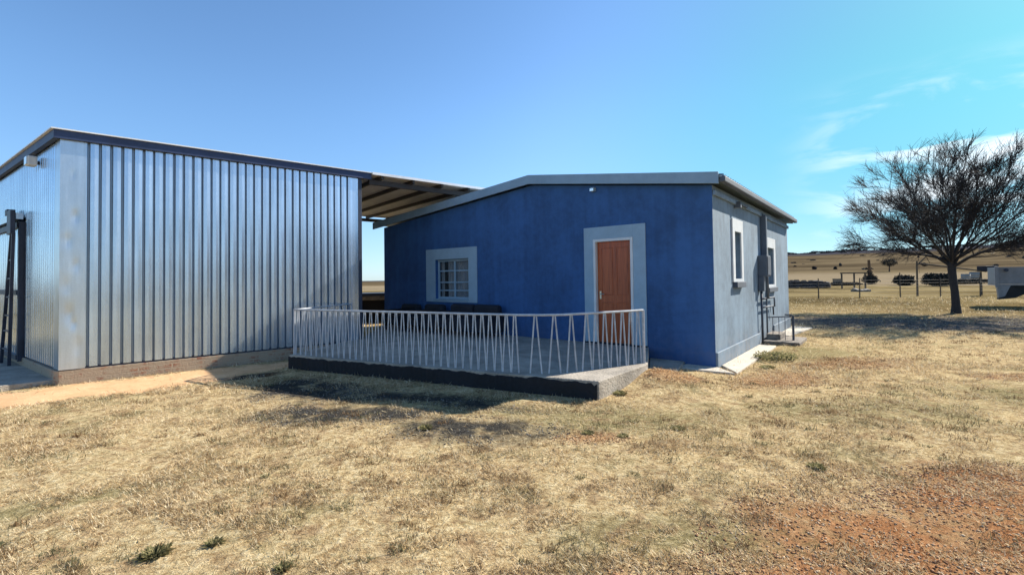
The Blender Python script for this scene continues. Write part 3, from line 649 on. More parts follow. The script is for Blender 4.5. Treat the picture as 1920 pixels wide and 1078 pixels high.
# ribs of the sheets run along the roof
for y in ys: mb.box((x0, y, SH + 0.110), (x1, y + 0.05, SH + 0.137))
mb.build('roof_sheet', M['roofsheet'], cp)
mb = MB(); mb.box((x0, -0.14, SH + 0.09), (x1 + .01, -0.131, SH + 0.15)); mb.build('edge_trim', M['roofedge'], cp)
for x in (0.5, 1.33, 2.16, 3.0, 3.83, 4.66, 5.45): MB().box((x, -0.10, SH + 0.01), (x + 0.055, 7.0, SH + 0.108)).build('purlin', M['purlin'], cp)
for y in (0.05, 6.8): MB().box((x0, y, SH - 0.11), (x1, y + 0.08, SH + 0.008)).build('beam', M['purlin'], cp)
MB().box((x0, 6.9, SH - 0.02), (x1, 6.95, SH + 0.007)).build('edge_trim', M['white_metal'], cp)
for x, y in ((5.4, 6.84), (5.4, 4.64), (0.3, 6.84)):
    MB().box((x - .04, y - .04, -0.05), (x + .04, y + .04, SH - 0.112)).build('post', M['dark'], cp)

# ------------------------------------------------------------------ verandah railing
railing = thing('verandah_railing', 'low white metal railing of zigzag bars round the open edge of the verandah slab', 'railing', (-4.1, 8.66, 0.27))
O = Vector((-4.1, 8.66)); TOP = 0.83
def rp(x, y, z): return (x - O.x, y - O.y, z)
Fp = [(-4.08, 8.67), (0.08, 6.68), (0.42, 6.60), (0.72, 6.62), (1.02, 6.78), (1.32, 6.93), (1.72, 7.12), (2.06, 7.33)]
def polyline(pts):
    L = [0]
    for a, c in zip(pts[:-1], pts[1:]): L.append(L[-1] + math.dist(a, c))
    def at(s):
        s = max(0, min(L[-1], s))
        for i in range(len(pts) - 1):
            if s <= L[i + 1] + 1e-9:
                t = (s - L[i]) / (L[i + 1] - L[i]); return (pts[i][0] + (pts[i + 1][0] - pts[i][0]) * t, pts[i][1] + (pts[i + 1][1] - pts[i][1]) * t)
    return at, L[-1], L
fat, FL, FLs = polyline(Fp)
Lp = [(-4.08, 8.67), (-3.66, 10.55)]
MB().tube([rp(*p, TOP) for p in Fp], 0.017, 8).build('top_rail', M['white_metal'], railing)
MB().tube([rp(*p, TOP) for p in Lp], 0.012, 8).build('top_rail', M['white_metal'], railing)
for p, r_ in ((Fp[0], 0.02), (Fp[-1], 0.024), (Lp[1], 0.014)):
    MB().tube([rp(*p, 0.0), rp(*p, TOP)], r_, 8).build('post', M['white_metal'], railing)
def vee(at, s, half, r_=0.011, top_gap=0.014):
    mb = MB()
    for sg in (-1, 1):
        a = at(s + sg * half); t = at(s + sg * top_gap)
        mb.bar(rp(*a, 0.0), rp(*t, TOP - 0.012), 0.022, 0.006, (0.6, 0.8, 0.0))
    mb.build('zigzag_bar', M['white_metal'], railing)
DENSE = FLs[1] - 0.02
k = 0; n = 34; sp_ = DENSE / n
for i in range(n): vee(fat, sp_ * (i + 0.5) + 0.03, sp_ * 0.48 + random.uniform(-.008, .008))
s = DENSE + 0.27
while s < FL - 0.08: vee(fat, s, 0.085 if s < DENSE + 1.1 else 0.065); s += 0.27 if s < DENSE + 0.95 else 0.165
lat, LL, _ = polyline(Lp)
for i in range(9): vee(lat, 0.12 + i * (LL - 0.2) / 9, 0.07)

# ------------------------------------------------------------------ black seats against the house wall
def seat(name, label, cat, s0, s1, back_h):
    cxy = hloc((s0 + s1) / 2, -0.55); w = (s1 - s0)
    t = thing(name, label, cat, (cxy[0], cxy[1], 0.27), -TH, None)
    h = w / 2
    MB().box((-h + .1, -.33, .17), (h - .1, .22, .40)).build('seat', M['black'], t, bevel=0.04)
    nb = max(1, round(w / 0.95))
    for i in range(nb):
        a = -h + .08 + (w - .16) * i / nb; c = -h + .08 + (w - .16) * (i + 1) / nb
        MB().box((a + .008, .22, .22), (c - .008, .42, back_h)).build('backrest', M['black'], t, bevel=0.07)
    for sg in (-1, 1): MB().box((min(sg * h, sg * (h - .12)), -.34, .10), (max(sg * h, sg * (h - .12)), .38, .55)).build('armrest', M['black'], t, bevel=0.04)
    for sx in (-1, 1):
        for sy in (-.28, .3): MB().box((sx * (h - .08) - .025, sy - .025, 0.0), (sx * (h - .08) + .025, sy + .025, .10)).build('leg', M['dark'], t)
    return t
seat('armchair', 'black armchair nearest the shed, left of the front window on the verandah', 'armchair', 1.12, 2.02, .68)
seat('armchair', 'black armchair below the front window between the other chair and the sofa', 'armchair', 2.12, 3.02, .70)
seat('sofa', 'long black sofa on the verandah between the front window and the door', 'sofa', 3.14, 4.95, .73)

# ------------------------------------------------------------------ bare thorn tree
class Tubes:
    def __init__(s): s.v = []; s.f = []; s.k = 0
    def add(s, P, rad, n):
        P = np.asarray(P); T_ = np.gradient(P, axis=0); T_ /= np.linalg.norm(T_, axis=1)[:, None] + 1e-9
        ref = np.array([0.31, 0.57, 0.76]); A = np.cross(T_, ref); A /= np.linalg.norm(A, axis=1)[:, None] + 1e-9; B = np.cross(T_, A)
        g = np.arange(n) * 2 * np.pi / n
        V = P[:, None, :] + (A[:, None, :] * np.cos(g)[None, :, None] + B[:, None, :] * np.sin(g)[None, :, None]) * np.asarray(rad)[:, None, None]
        m = len(P); i, k = np.meshgrid(np.arange(m - 1), np.arange(n), indexing='ij'); k2 = (k + 1) % n
        s.f.append(np.stack([i * n + k, i * n + k2, (i + 1) * n + k2, (i + 1) * n + k], -1).reshape(-1, 4) + s.k); s.v.append(V.reshape(-1, 3)); s.k += m * n
    def build(s, name, m_, parent): return raw_mesh(name, np.concatenate(s.v), np.concatenate(s.f), m_, parent, True)
def unit(v): return v / (np.linalg.norm(v) + 1e-9)
def curve(p, d, L, n, wander, g, pull=0.0):
    pts = [p]; d = unit(d); st = L / n
    for i in range(n):
        d = unit(d + g.normal(0, wander, 3) + np.array([0, 0, pull])); p = p + d * st; pts.append(p)
    return np.array(pts), d
def bare_tree(loc, label, seed=3, height=7.1, rx=3.65, nl=21, rot=0, group=None):
    g = np.random.default_rng(seed); t = thing('thorn_tree', label, 'tree', loc, rot, group)
    C = np.array([0, 0, height * 0.60]); E = np.array([rx, rx, height * 0.42])
    def room(p, d):      # distance to the crown's outline from p along d
        a = (p - C) / E; b_ = d / E; A = b_ @ b_; B = a @ b_; Cc = a @ a - 1; q = B * B - A * Cc
        return (-B + math.sqrt(q)) / A if q > 0 else 0.3
    tr, br, tw = Tubes(), Tubes(), Tubes()
    fork = height * 0.29
    P = np.array([[0, 0, -0.12], [0.0, 0, 0.0], [0.0, 0, 0.35], [-0.03, 0, 0.9], [-.06, 0.02, 1.3], [-0.10, .02, 1.75], [-.11, 0, fork]])
    rr = np.array([.24, .19, .15, .135, .14, .145, .15]) * height / 7.6
    tr.add(P, rr, 14)
    top = P[-1]
    for i in range(nl):
        a = 2.39996 * i + g.uniform(-.22, .22); el = math.asin(0.36 + 0.62 * ((i + .5) / nl) ** 0.9) + g.uniform(-.06, .06)
        d = np.array([math.cos(a) * math.cos(el), math.sin(a) * math.cos(el), math.sin(el)])
        L = room(top, d) * g.uniform(.84, .96)
        pts, dd = curve(top - d * 0.15 + np.array([0, 0, g.uniform(-.25, .1)]), d, L, 9, .085, g, 0.0)
        r0 = g.uniform(.036, .068) * height / 7.6; rad = np.linspace(1, .12, len(pts)) ** 1.1 * r0
        tr.add(pts, rad, 8)
        for j in range(14):
            f = .2 + .78 * (j + g.uniform(.1, .9)) / 14; k = f * (len(pts) - 1); k0 = int(k); q = pts[k0] + (pts[min(k0 + 1, len(pts) - 1)] - pts[k0]) * (k - k0)
            tan = unit(pts[min(k0 + 1, len(pts) - 1)] - pts[max(k0 - 1, 0)])
            ds = unit(tan * .6 + g.normal(0, .62, 3) + unit(q - C * [1, 1, .45]) * .55)
            Ls = min(room(q, ds) * g.uniform(.8, 1.02), g.uniform(1.0, 1.9) * (1.15 - .45 * f)); Ls = max(Ls, .35)
            if q[2] + ds[2] * Ls < height * .31: ds = unit(ds * [1, 1, 0] + [0, 0, .12])
            ps, _ = curve(q, ds, Ls, 6, .09, g, 0.02); rs = np.linspace(1, .2, 7) * max(.009, rad[k0] * .42)
            br.add(ps, rs, 5)
            for m_ in range(10):
                f2 = g.uniform(.12, 1.0); k2 = f2 * 6; a0 = int(min(k2, 5)); q2 = ps[a0] + (ps[a0 + 1] - ps[a0]) * (k2 - a0)
                if q2[2] < height * .335: continue
                d2 = unit(unit(ps[a0 + 1] - ps[a0]) * .8 + g.normal(0, .5, 3) + unit(q2 - C * [1, 1, .5]) * .6)
                L2 = g.uniform(.35, .95) * (1.1 - .35 * f2)
                p2, _ = curve(q2, d2, L2, 4, .10, g, 0.02); br.add(p2, np.linspace(1, .4, 5) * .010, 3)
                for w_ in range(6):
                    f3 = g.uniform(.1, 1.0) * 4; b0 = int(min(f3, 3)); q3 = p2[b0] + (p2[b0 + 1] - p2[b0]) * (f3 - b0)
                    d3 = unit(unit(p2[b0 + 1] - p2[b0]) * 1.0 + g.normal(0, .4, 3) + np.array([0, 0, .15]))
                    p3, _ = curve(q3, d3, g.uniform(.2, .52), 2, .12, g); tw.add(p3, np.array([.0058, .0045, .003]), 3)
    tr.build('trunk', M['bark'], t); br.build('branches', M['bark'], t); tw.build('twigs', M['twig'], t)
    return t
bare_tree((17.96, 18.79, 0.0), 'large leafless thorn tree with a dark trunk standing alone in the yard', 5)

# ------------------------------------------------------------------ bushes and low growth
def leafm(name, lo, mid, hi):
    m, T, b = mat(name, None, 0.9, 0, 0.2); r = T.new('ShaderNodeNewGeometry').outputs['Random Per Island']
    T.put(b.inputs['Base Color'], T.ramp(r, [(0.0, lo), (0.5, mid), (1.0, hi)])); return m
M['leaf_dark'] = leafm('dark_scrub', (0.014, 0.015, 0.016), (0.035, 0.036, 0.032), (0.07, 0.066, 0.05))
M['leaf_grey'] = leafm('grey_scrub', (0.04, 0.042, 0.045), (0.08, 0.08, 0.075), (0.15, 0.14, 0.115))
def see_through(m, f):
    T = NT(m.node_tree); b = T.n['Principled BSDF']; tr_ = T.new('ShaderNodeBsdfTranslucent'); T.l.new(b.inputs['Base Color'].links[0].from_socket, tr_.inputs[0]); mx = T.new('ShaderNodeMixShader'); mx.inputs[0].default_value = f
    T.l.new(b.outputs[0], mx.inputs[1]); T.l.new(tr_.outputs[0], mx.inputs[2]); T.l.new(mx.outputs[0], T.n['Material Output'].inputs[0])
M['leaf_green'] = leafm('weed_leaves', (0.12, 0.12, 0.055), (0.22, 0.21, 0.10), (0.42, 0.36, 0.19))
see_through(M['leaf_green'], 0.5)
def leaves(C, E, n, size, g, bottom=0.0):
    d = g.normal(size=(n, 3)); d /= np.linalg.norm(d, axis=1)[:, None]
    lump = 1 + .18 * np.sin(d[:, 0] * 5 + 1) * np.sin(d[:, 2] * 6) + .12 * np.sin(d[:, 1] * 9 + d[:, 0] * 7)
    p = C + d * (g.uniform(.25, 1, n) ** .5 * lump)[:, None] * E; p[:, 2] = np.maximum(p[:, 2], bottom)
    a = g.normal(size=(n, 3)); a /= np.linalg.norm(a, axis=1)[:, None]; b_ = np.cross(a, g.normal(size=(n, 3))); b_ /= np.linalg.norm(b_, axis=1)[:, None]
    s = size * g.uniform(.5, 1.3, n)[:, None]
    V = np.stack([p - a * s, p + b_ * s * .5, p + a * s, p - b_ * s * .5], 1).reshape(-1, 3)
    return V, np.arange(4 * n).reshape(-1, 4)
def bush(x, y, E, label, m_, seed, n=900, size=.10, group=None, stems=True):
    g = np.random.default_rng(seed); z = float(terrain(x, y)); t = thing('bush', label, 'bush', (x, y, z), 0, group)
    V, Fc = leaves(np.array([0, 0, E[2] * .95]), np.array(E), n, size, g); raw_mesh('foliage', V, Fc, M[m_], t)
    tb = Tubes()
    for i in range(7):
        d = unit(g.normal(0, .6, 3) + [0, 0, 1.2]); P, _ = curve(np.zeros(3), d, E[2] * 1.3, 4, .12, g); tb.add(P, np.linspace(.04, .01, 5), 4)
    tb.build('stems', M['bark'], t); return t
bush(50.4, 59.6, (1.25, .9, .68), 'low grey bush in the field left of the thorn tree trunk', 'leaf_dark', 1, 2600, .12)
bush(50.8, 55.3, (1.75, 1.0, .78), 'wide dark bush in the field just left of the thorn tree trunk', 'leaf_dark', 2, 4200, .13)
bush(45.6, 63.5, (2.4, .5, .22), 'low dark strip of scrub beside the brown feed box', 'leaf_dark', 4, 1600, .11)
bush(59.2, 60.5, (3.6, .7, .33), 'low dark scrub between the thorn tree and the grey trailer', 'leaf_dark', 5, 2600, .11)
bush(5.05, 8.95, (.42, .30, .08), 'low green weed patch beside the cement strip of the house', 'leaf_green', 6, 900, .025)
def leafy_tree(x, y, hgt, w, label, seed):  # unseen trees, added so the shed sheeting has something dark to reflect
    g = np.random.default_rng(seed); t = thing('unseen_tree', label, 'tree', (x, y, float(terrain(x, y))))
    tb = Tubes(); tb.add(np.array([[0, 0, -.1], [.05, 0, hgt * .2], [0, 0, hgt * .45]]), [.25, .2, .15], 8); tb.build('trunk', M['bark'], t)
    V, Fc = leaves(np.array([0, 0, hgt * .5]), np.array([w, w, hgt * .5]), 7000, .18, g); raw_mesh('crown', V, Fc, M['leaf_dark'], t)
leafy_tree(15.5, -4.5, 5.6, 2.4, 'added unseen dark leafy tree behind the photographer, nearest of the two', 31)
leafy_tree(19.0, -9.5, 5.0, 2.8, 'added unseen dark leafy tree behind the photographer, southernmost of them', 33)
leafy_tree(20.5, -2.5, 5.6, 3.0, 'added unseen dark leafy tree behind the photographer, further of the two', 32)
# small tree out in the field
def small_tree(x, y, hgt, w, label, seed):
    z = float(terrain(x, y)); g = np.random.default_rng(seed); t = thing('field_tree', label, 'tree', (x, y, z))
    tb = Tubes(); tb.add(np.array([[0, 0, -.1], [0.05, 0, hgt * .3], [0, 0, hgt * .5]]), [hgt * .05, hgt * .035, hgt * .03], 7)
    for i in range(7):
        d = unit(np.array([g.normal(0, .8), g.normal(0, .8), .8])); P, _ = curve(np.array([0, 0, hgt * .42]), d, hgt * .5, 4, .1, g); tb.add(P, np.linspace(.03, .01, 5) * hgt * .8, 4)
    tb.build('trunk', M['bark'], t)
    V, Fc = leaves(np.array([0, 0, hgt * .72]), np.array([w, w, hgt * .30]), 1100, hgt * .045, g); raw_mesh('crown', V, Fc, M['leaf_dark'], t)
small_tree(101, 124, 3.5, 1.75, 'small dark spreading tree on the slope beyond the brown stump', 9)
# tall brown stump rising out of dark undergrowth
st = thing('tree_stump', 'tall brown broken trunk rising from a dark cone of undergrowth in the field', 'tree stump', (52.0, 67.3, float(terrain(52., 67.3))))
tb = Tubes(); tb.add(np.array([[0, 0, -.1], [0, 0, 1.2], [-.08, 0, 2.4], [-.12, 0, 3.5]]), [.34, .24, .19, .17], 9); tb.build('trunk', worn('brown_stump', (0.12, 0.065, 0.03), .4, .9), st)
g = np.random.default_rng(4); V, Fc = leaves(np.array([0, 0, .65]), np.array([1.05, .9, .62]), 2600, .09, g); V2, F2 = leaves(np.array([0, 0, 1.45]), np.array([.42, .42, .6]), 420, .08, g)
raw_mesh('undergrowth', np.concatenate([V, V2]), np.concatenate([Fc, F2 + len(V)]), M['leaf_dark'], st)
# dark dry-stone wall stub, boxes, heap, drums
def rubble(name, label, cat, x, y, rz, L, Wd, Hh, m_, seed, n):
    g = random.Random(seed); mb = MB()
    for i in range(n):
        sx, sy, sz = g.uniform(.12, .28), g.uniform(.12, .25), g.uniform(.08, .18)
        cx = g.uniform(-L / 2, L / 2); top = Hh * (1 - .35 * abs(cx / L * 2) ** 4); c = Vector((cx, g.uniform(-Wd / 2, Wd / 2), g.uniform(0, top)))
        Mx = Matrix.Translation(c) @ Matrix.Rotation(g.uniform(-.5, .5), 4, 'Z') @ Matrix.Rotation(g.uniform(-.3, .3), 4, 'X')
        mb.box((-sx, -sy, -sz), (sx, sy, sz), Mx)
    o = mb.build(name, M[m_], None, bevel=0.03); o.location = (x, y, float(terrain(x, y))); o.rotation_euler = (0, 0, rz); return tag(o, label, cat)
rubble('stone_wall', 'low dark rough stone wall in the field behind the corner of the house', 'wall', 35.9, 57.5, -.55, 5.6, .5, .85, 'darkstone', 1, 200)
rubble('rock_heap', 'small pale heap of rubble in the field inside the wire fence', 'heap', 33.0, 43.8, 0, 1.1, .6, .18, 'rubblestone', 2, 16)
fb = thing('feed_box', 'small brown wooden feed box standing in the field', 'box', (44.9, 64.0, float(terrain(44.9, 64.)) ), .2)
MB().box((-.42, -.35, 0.08), (.42, .35, .88)).build('body', M['timber'], fb, bevel=.02); MB().box((-.46, -.39, .881), (.46, .39, .94)).build('lid', M['timber'], fb, bevel=.01)
for sx in (-.36, .36): MB().box((sx - .05, -.3, 0), (sx + .05, .3, .079)).build('runner', M['timber'], fb)
def drum(x, y, label, r_=.45, h=.9):
    t = thing('drum', label, 'drum', (x, y, float(terrain(x, y))))
    MB().tube([(0, 0, 0), (0, 0, h * .33), (0, 0, h * .34), (0, 0, h * .36), (0, 0, h * .66), (0, 0, h * .68), (0, 0, h * .7), (0, 0, h)], [r_, r_, r_ * 1.04, r_, r_, r_ * 1.04, r_, r_], 20).build('body', M['drum'], t, smooth=True)
    MB().tube([(0, 0, h), (0, 0, h + .03)], r_ * 1.03, 20).build('lid', M['drum'], t)
drum(69.5, 71.0, 'pale round drum in the field just left of the grey trailer', .55, 1.1); drum(72.6, 72.6, 'pale drum in the field partly behind the trailer corner post', .7, 1.3)
# timber frame standing in the field
tf = thing('timber_frame', 'open rectangular timber frame standing in the field left of the stump', 'frame', (39.0, 53.0, float(terrain(39., 53.))), -.35)
for x in (-1.1, .1, 1.15): MB().box((x - .07, -.07, -.2), (x + .07, .07, 1.72)).build('post', M['post'], tf)
MB().box((-1.25, -.06, 1.721), (1.3, .06, 1.85)).build('top_beam', M['post'], tf)

# wire fence across the yard's far side
def fence(pts, label, seed, hgt=1.35):
    g = random.Random(seed); t = thing('wire_fence', label, 'fence', (pts[0][0], pts[0][1], float(terrain(*pts[0])))); o = Vector((pts[0][0], pts[0][1], float(terrain(*pts[0])))); heads = []
    for k, (x, y, h) in enumerate(pts_h(pts, g, hgt)):
        z = float(terrain(x, y)); b0 = Vector((x, y, z - .15)) - o; b1 = Vector((x + g.uniform(-.05, .05), y, z + h)) - o
        MB().tube([b0, b1], [.04, .032], 6).build('post', M['post'], t); heads.append(((x, y, z), b0 + Vector((0, 0, .15)), b1))
    for fz in (.2, .4, .6, .8, 1.0, 1.2):
        mb = MB(); mb.tube([a[1] + Vector((0, -.055, fz)) for a in heads], .005, 3); mb.build('wire', M['wire'], t)
    return t
def pts_h(pts, g, hgt):
    out = []
    (x0_, y0_), (x1_, y1_) = pts; L = math.dist(*pts); n = int(L / 2.9)
    for i in range(n + 1): out.append((x0_ + (x1_ - x0_) * i / n, y0_ + (y1_ - y0_) * i / n, hgt * (1.3 if i % 4 == 1 else 1) + g.uniform(-.05, .05)))
    return out
fence([(12.0, 30.9), (47.0, 33.0)], 'long wire fence with thin wooden posts beyond the thorn tree', 3)
fence([(-26.0, 27.0), (8.0, 28.6)], 'wire fence behind the house and the shed', 4)
# a pole laid across two uprights, with a dark box at its lower end
pr = thing('leaning_pole', 'long pole resting aslant on two uprights with a dark box at its low end', 'pole', (29.6, 33.6, float(terrain(29.6, 33.6))))
MB().tube([(0, 0, 2.35), (5.0, 0.2, 1.72)], [.06, .05], 7).build('pole', M['post'], pr)
MB().tube([(-.25, 0, -.1), (-.22, 0, 2.55)], [.07, .05], 7).build('upright', M['post'], pr); MB().tube([(4.6, .2, -.1), (4.6, .2, 1.70)], [.07, .06], 7).build('upright', M['post'], pr)
MB().tube([(-.25, 0, 2.2), (.5, 0, 2.9)], [.04, .03], 6).build('brace', M['post'], pr)
MB().box((4.55, -.2, 1.72), (5.5, .45, 2.12)).build('box', M['black'], pr, bevel=.03)

# ------------------------------------------------------------------ grey farm trailer at the right
tr = thing('farm_trailer', 'grey high-sided farm trailer with a black chassis parked right of the thorn tree', 'trailer', (23.05, 22.0, 0.0), R(-36))
TLn = 6.8
mb = MB(); mb.box((0.02, 0, 1.06), (TLn, 0.05, 1.86)); mb.box((0.02, 1.95, 1.06), (TLn, 2.0, 1.86)); mb.box((0, .05, 1.06), (.05, 1.95, 1.86)); mb.box((TLn - .05, .05, 1.06), (TLn, 1.95, 1.86)); mb.build('side_panel', M['trailer'], tr, bevel=.01)
MB().box((0, 0, 1.0), (TLn, 2.0, 1.058)).build('floor', M['trailer'], tr)
mb = MB(); mb.box((.0, -.012, 1.40), (TLn, -.001, 1.44)); mb.box((0.0, -.012, 1.80), (TLn, -.001, 1.87)); mb.box((0.0, -.012, 1.10), (TLn, -.001, 1.15)); mb.build('rib', M['trailer'], tr)
for x in (-.10, 2.0, 4.2): MB().box((x, -.08, .92), (x + .12, -.013, 1.9)).build('stake', M['trailer'], tr, bevel=.008)
MB().tube([(.28, -.09, 1.73), (.28, -.03, 1.73)], .08, 12).build('reflector', M['dark'], tr)
mb = MB(); mb.box((.45, .1, .60), (TLn, 1.9, .999)); mb.build('chassis', M['rubber'], tr)
mb = MB(); mb.add([(-.02, -.02, 1.0), (.42, -.02, 1.0), (.22, -.02, .50), (.02, -.02, .42), (-.02, .3, 1.0), (.42, .3, 1.0), (.22, .3, .50), (.02, .3, .42)], [(0, 3, 2, 1), (4, 5, 6, 7), (0, 1, 5, 4), (1, 2, 6, 5), (2, 3, 7, 6), (3, 0, 4, 7)]); mb.build('mudguard', M['trailer'], tr)
mb = MB(); mb.add([(.43, -.01, 1.0), (.9, -.01, .62), (.55, -.01, .42), (.0, -.01, .34), (.0, -.01, .41), (.23, -.01, .49), (.43, .3, 1.0), (.9, .3, .62), (.55, .3, .42), (.0, .3, .34), (.0, .3, .41), (.23, .3, .49)],
    [(0, 1, 2, 3, 4, 5), (11, 10, 9, 8, 7, 6), (0, 6, 7, 1), (1, 7, 8, 2), (2, 8, 9, 3), (3, 9, 10, 4), (4, 10, 11, 5), (5, 11, 6, 0)]); mb.build('flap', M['rubber'], tr)
for y in (.05, 1.7):
    wh = MB(); wh.tube([(5.3, y, .45), (5.3, y + .04, .45), (5.3, y + .2, .45), (5.3, y + .24, .45)], [.38, .45, .45, .38], 28); w_ = wh.build('wheel', M['rubber'], tr)
    MB().tube([(5.3, y - .012, .45), (5.3, y - .002, .45)], .22, 20).build('rim', M['trailer'], w_)
MB().box((TLn, .9, .62), (TLn + 1.5, 1.1, .72)).build('drawbar', M['dark'], tr)

# ------------------------------------------------------------------ low shelter seen in the gap between shed and house
ke = thing('animal_shelter', 'low stone shelter with a dark mouth seen between the shed and the house', 'shelter', (-5.85, 17.2, float(terrain(-5.85, 17.2))), R(18))
MB().box((0, 0, 1.02), (1.5, 1.2, 1.12)).build('roof', M['dark'], ke, bevel=.01)
mb = MB(); mb.box((.03, .03, 0), (.15, 1.17, 1.018)); mb.box((1.2, .03, 0), (1.45, 1.17, 1.018)); mb.box((.15, 1.05, 0), (1.2, 1.17, 1.018)); mb.box((.15, .03, .86), (1.2, .12, 1.018)); mb.build('wall', M['stone'], ke, bevel=.01)
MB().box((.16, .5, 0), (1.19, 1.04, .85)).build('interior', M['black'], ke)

# ------------------------------------------------------------------ scrub along the skyline (a far mass nobody could count)
g = np.random.default_rng(21); VV = []; FF = []; k = 0
for i in range(420):
    a = R(g.uniform(22, 56)); rr_ = g.uniform(820, 930); x = rr_ * math.sin(a); y = rr_ * math.cos(a); z = float(terrain(x, y)); w_ = g.uniform(1.5, 8); h_ = g.uniform(.35, 1.2) * (1.5 if g.uniform() > .9 else 1)
    V, Fc = leaves(np.array([x, y, z + h_ * .8]), np.array([w_, w_, h_]), 70, 1.0, g, z); VV.append(V); FF.append(Fc + k); k += len(V)
for i in range(60):
    a = R(g.uniform(26, 54)); rr_ = g.uniform(180, 800); x = rr_ * math.sin(a); y = rr_ * math.cos(a); z = float(terrain(x, y)); w_ = g.uniform(.4, 1.5) ** 2 * (.7 + rr_ / 900); h_ = g.uniform(.2, .55) * (1 + rr_ / 900)
    V, Fc = leaves(np.array([x, y, z + h_ * .8]), np.array([w_, w_, h_]), 60, .35 + rr_ / 1500, g, z); VV.append(V); FF.append(Fc + k); k += len(V)
o = raw_mesh('skyline_scrub', np.concatenate(VV), np.concatenate(FF), leafm('far_scrub', (0.022, 0.024, 0.030), (0.045, 0.045, 0.046), (0.08, 0.074, 0.06))); tag(o, 'dark scrub dotted over the far hillside and along the skyline', 'scrub', None, 'stuff')

# ------------------------------------------------------------------ dry grass (blades) and litter
def blade_mat(name, stops, green_amt, gcol):
    m, T, b = mat(name, None, 0.9, 0, 0.05); gg = T.new('ShaderNodeNewGeometry'); r = gg.outputs['Random Per Island']; pos = gg.outputs['Position']
    c = T.ramp(r, stops); patch = T.smooth(T.noise(pos, 1.1, 6, 0.7), 0.50, 0.64)
    r2 = T.math('FRACT', T.math('MULTIPLY', r, 17.3))
    spot = T.smooth(T.noise(pos, 4.2, 4, 0.6), 0.54, 0.66)
    c = T.mix(T.math('MULTIPLY', spot, 0.6), c, (0.20, 0.125, 0.06))
    c = T.mix(T.math('MULTIPLY', T.math('MULTIPLY', patch, green_amt), T.smooth(r2, .2, .9)), c, gcol)
    T.put(b.inputs['Base Color'], c)
    tr_ = T.new('ShaderNodeBsdfTranslucent'); T.put(tr_.inputs[0], c); mx = T.new('ShaderNodeMixShader'); mx.inputs[0].default_value = 0.35
    T.l.new(b.outputs[0], mx.inputs[1]); T.l.new(tr_.outputs[0], mx.inputs[2]); T.l.new(mx.outputs[0], T.n['Material Output'].inputs[0]); return m
M['straw'] = blade_mat('dry_grass_blades', [(0.0, (0.26, 0.155, 0.07)), (0.25, (0.54, 0.39, 0.215)), (0.6, (0.80, 0.64, 0.40)), (1.0, (0.90, 0.80, 0.58))], 0.85, (0.17, 0.16, 0.075))
_vt = np.random.default_rng(77).uniform(-1, 1, (256, 256))
def vnoise(x, y):
    xi = np.floor(x).astype(int); yi = np.floor(y).astype(int); fx = x - xi; fy = y - yi; fx = fx * fx * (3 - 2 * fx); fy = fy * fy * (3 - 2 * fy)
    a = _vt[xi % 256, yi % 256]; b_ = _vt[(xi + 1) % 256, yi % 256]; c = _vt[xi % 256, (yi + 1) % 256]; d = _vt[(xi + 1) % 256, (yi + 1) % 256]
    return (a * (1 - fx) + b_ * fx) * (1 - fy) + (c * (1 - fx) + d * fx) * fy
def blades(n, ymin, ymax, power, lmin, lmax, wid, dens, seed, lean=(0.5, 1.35)):
    g = np.random.default_rng(seed); y = ymin + (ymax - ymin) * g.uniform(0, 1, n) ** power; x = g.uniform(-1.18, 1.18, n) * y
    clump = vnoise(x * 3.1, y * 4.2) * 1.3 + vnoise(x * 8.3 + 5, y * 10.5) * 1.1 + vnoise(x * 20 + 3, y * 24) * .6
    keep = g.uniform(0, 1, n) < np.clip(.5 + .8 * clump + .55 * vnoise(x * .8 + 31, y * 1.1), .03, 1)
    keep &= bdist(x, y) > 0.04
    bare = np.maximum.reduce([zone(x, y, Z_SOIL) * np.clip(.62 + vnoise(x * 4, y * 5) * .6, .1, .93), zone(x, y, Z_SANDSTRIP) * .985, zone(x, y, Z_ASH) * np.clip(.95 + vnoise(x * 2.5, y * 4) * 1.0, .4, .97), zone(x, y, Z_GRAVEL) * .93, zone(x, y, Z_RED) * .6]); keep &= g.uniform(0, 1, n) > bare
    x, y, clump = x[keep], y[keep], clump[keep]; n = len(x); z = terrain(x, y)
    az = g.uniform(0, 2 * np.pi, n); th = g.uniform(lean[0], lean[1], n); L = g.uniform(lmin, lmax, n) * (1 + .25 * np.clip(clump, 0, 1)); w = wid * g.uniform(.6, 1.4, n) * (.5 + y / (ymin + ymax))
    d = np.stack([np.cos(az) * np.sin(th), np.sin(az) * np.sin(th), np.cos(th)], 1); sdv = np.stack([-np.sin(az), np.cos(az), np.zeros(n)], 1)
    p = np.stack([x, y, z], 1); mid = p + d * (L * .55)[:, None]; tip = p + d * L[:, None] + np.stack([np.zeros(n), np.zeros(n), -L * .12 * np.sin(th)], 1); tip[:, 2] = np.maximum(tip[:, 2], z + .003)
    V = np.stack([p - sdv * w[:, None], p + sdv * w[:, None], mid + sdv * (w * .7)[:, None], tip, mid - sdv * (w * .7)[:, None]], 1).reshape(-1, 3)
    return V, np.arange(5 * n).reshape(-1, 5)
parts = [blades(330000, 1.9, 8.5, 1.35, .018, .055, .0017, 1, 1), blades(90000, 7.0, 17, 1.3, .04, .10, .0035, 1, 2), blades(45000, 14, 32, 1.3, .07, .16, .008, 1, 3)]
V = np.concatenate([p_[0] for p_ in parts]); off = 0; FF = []
for v_, f_ in parts: FF.append(f_ + off); off += len(v_)
o = raw_mesh('dry_grass', V, np.concatenate(FF), M['straw']); tag(o, 'short dry straw-coloured grass covering the yard', 'grass', None, 'stuff')
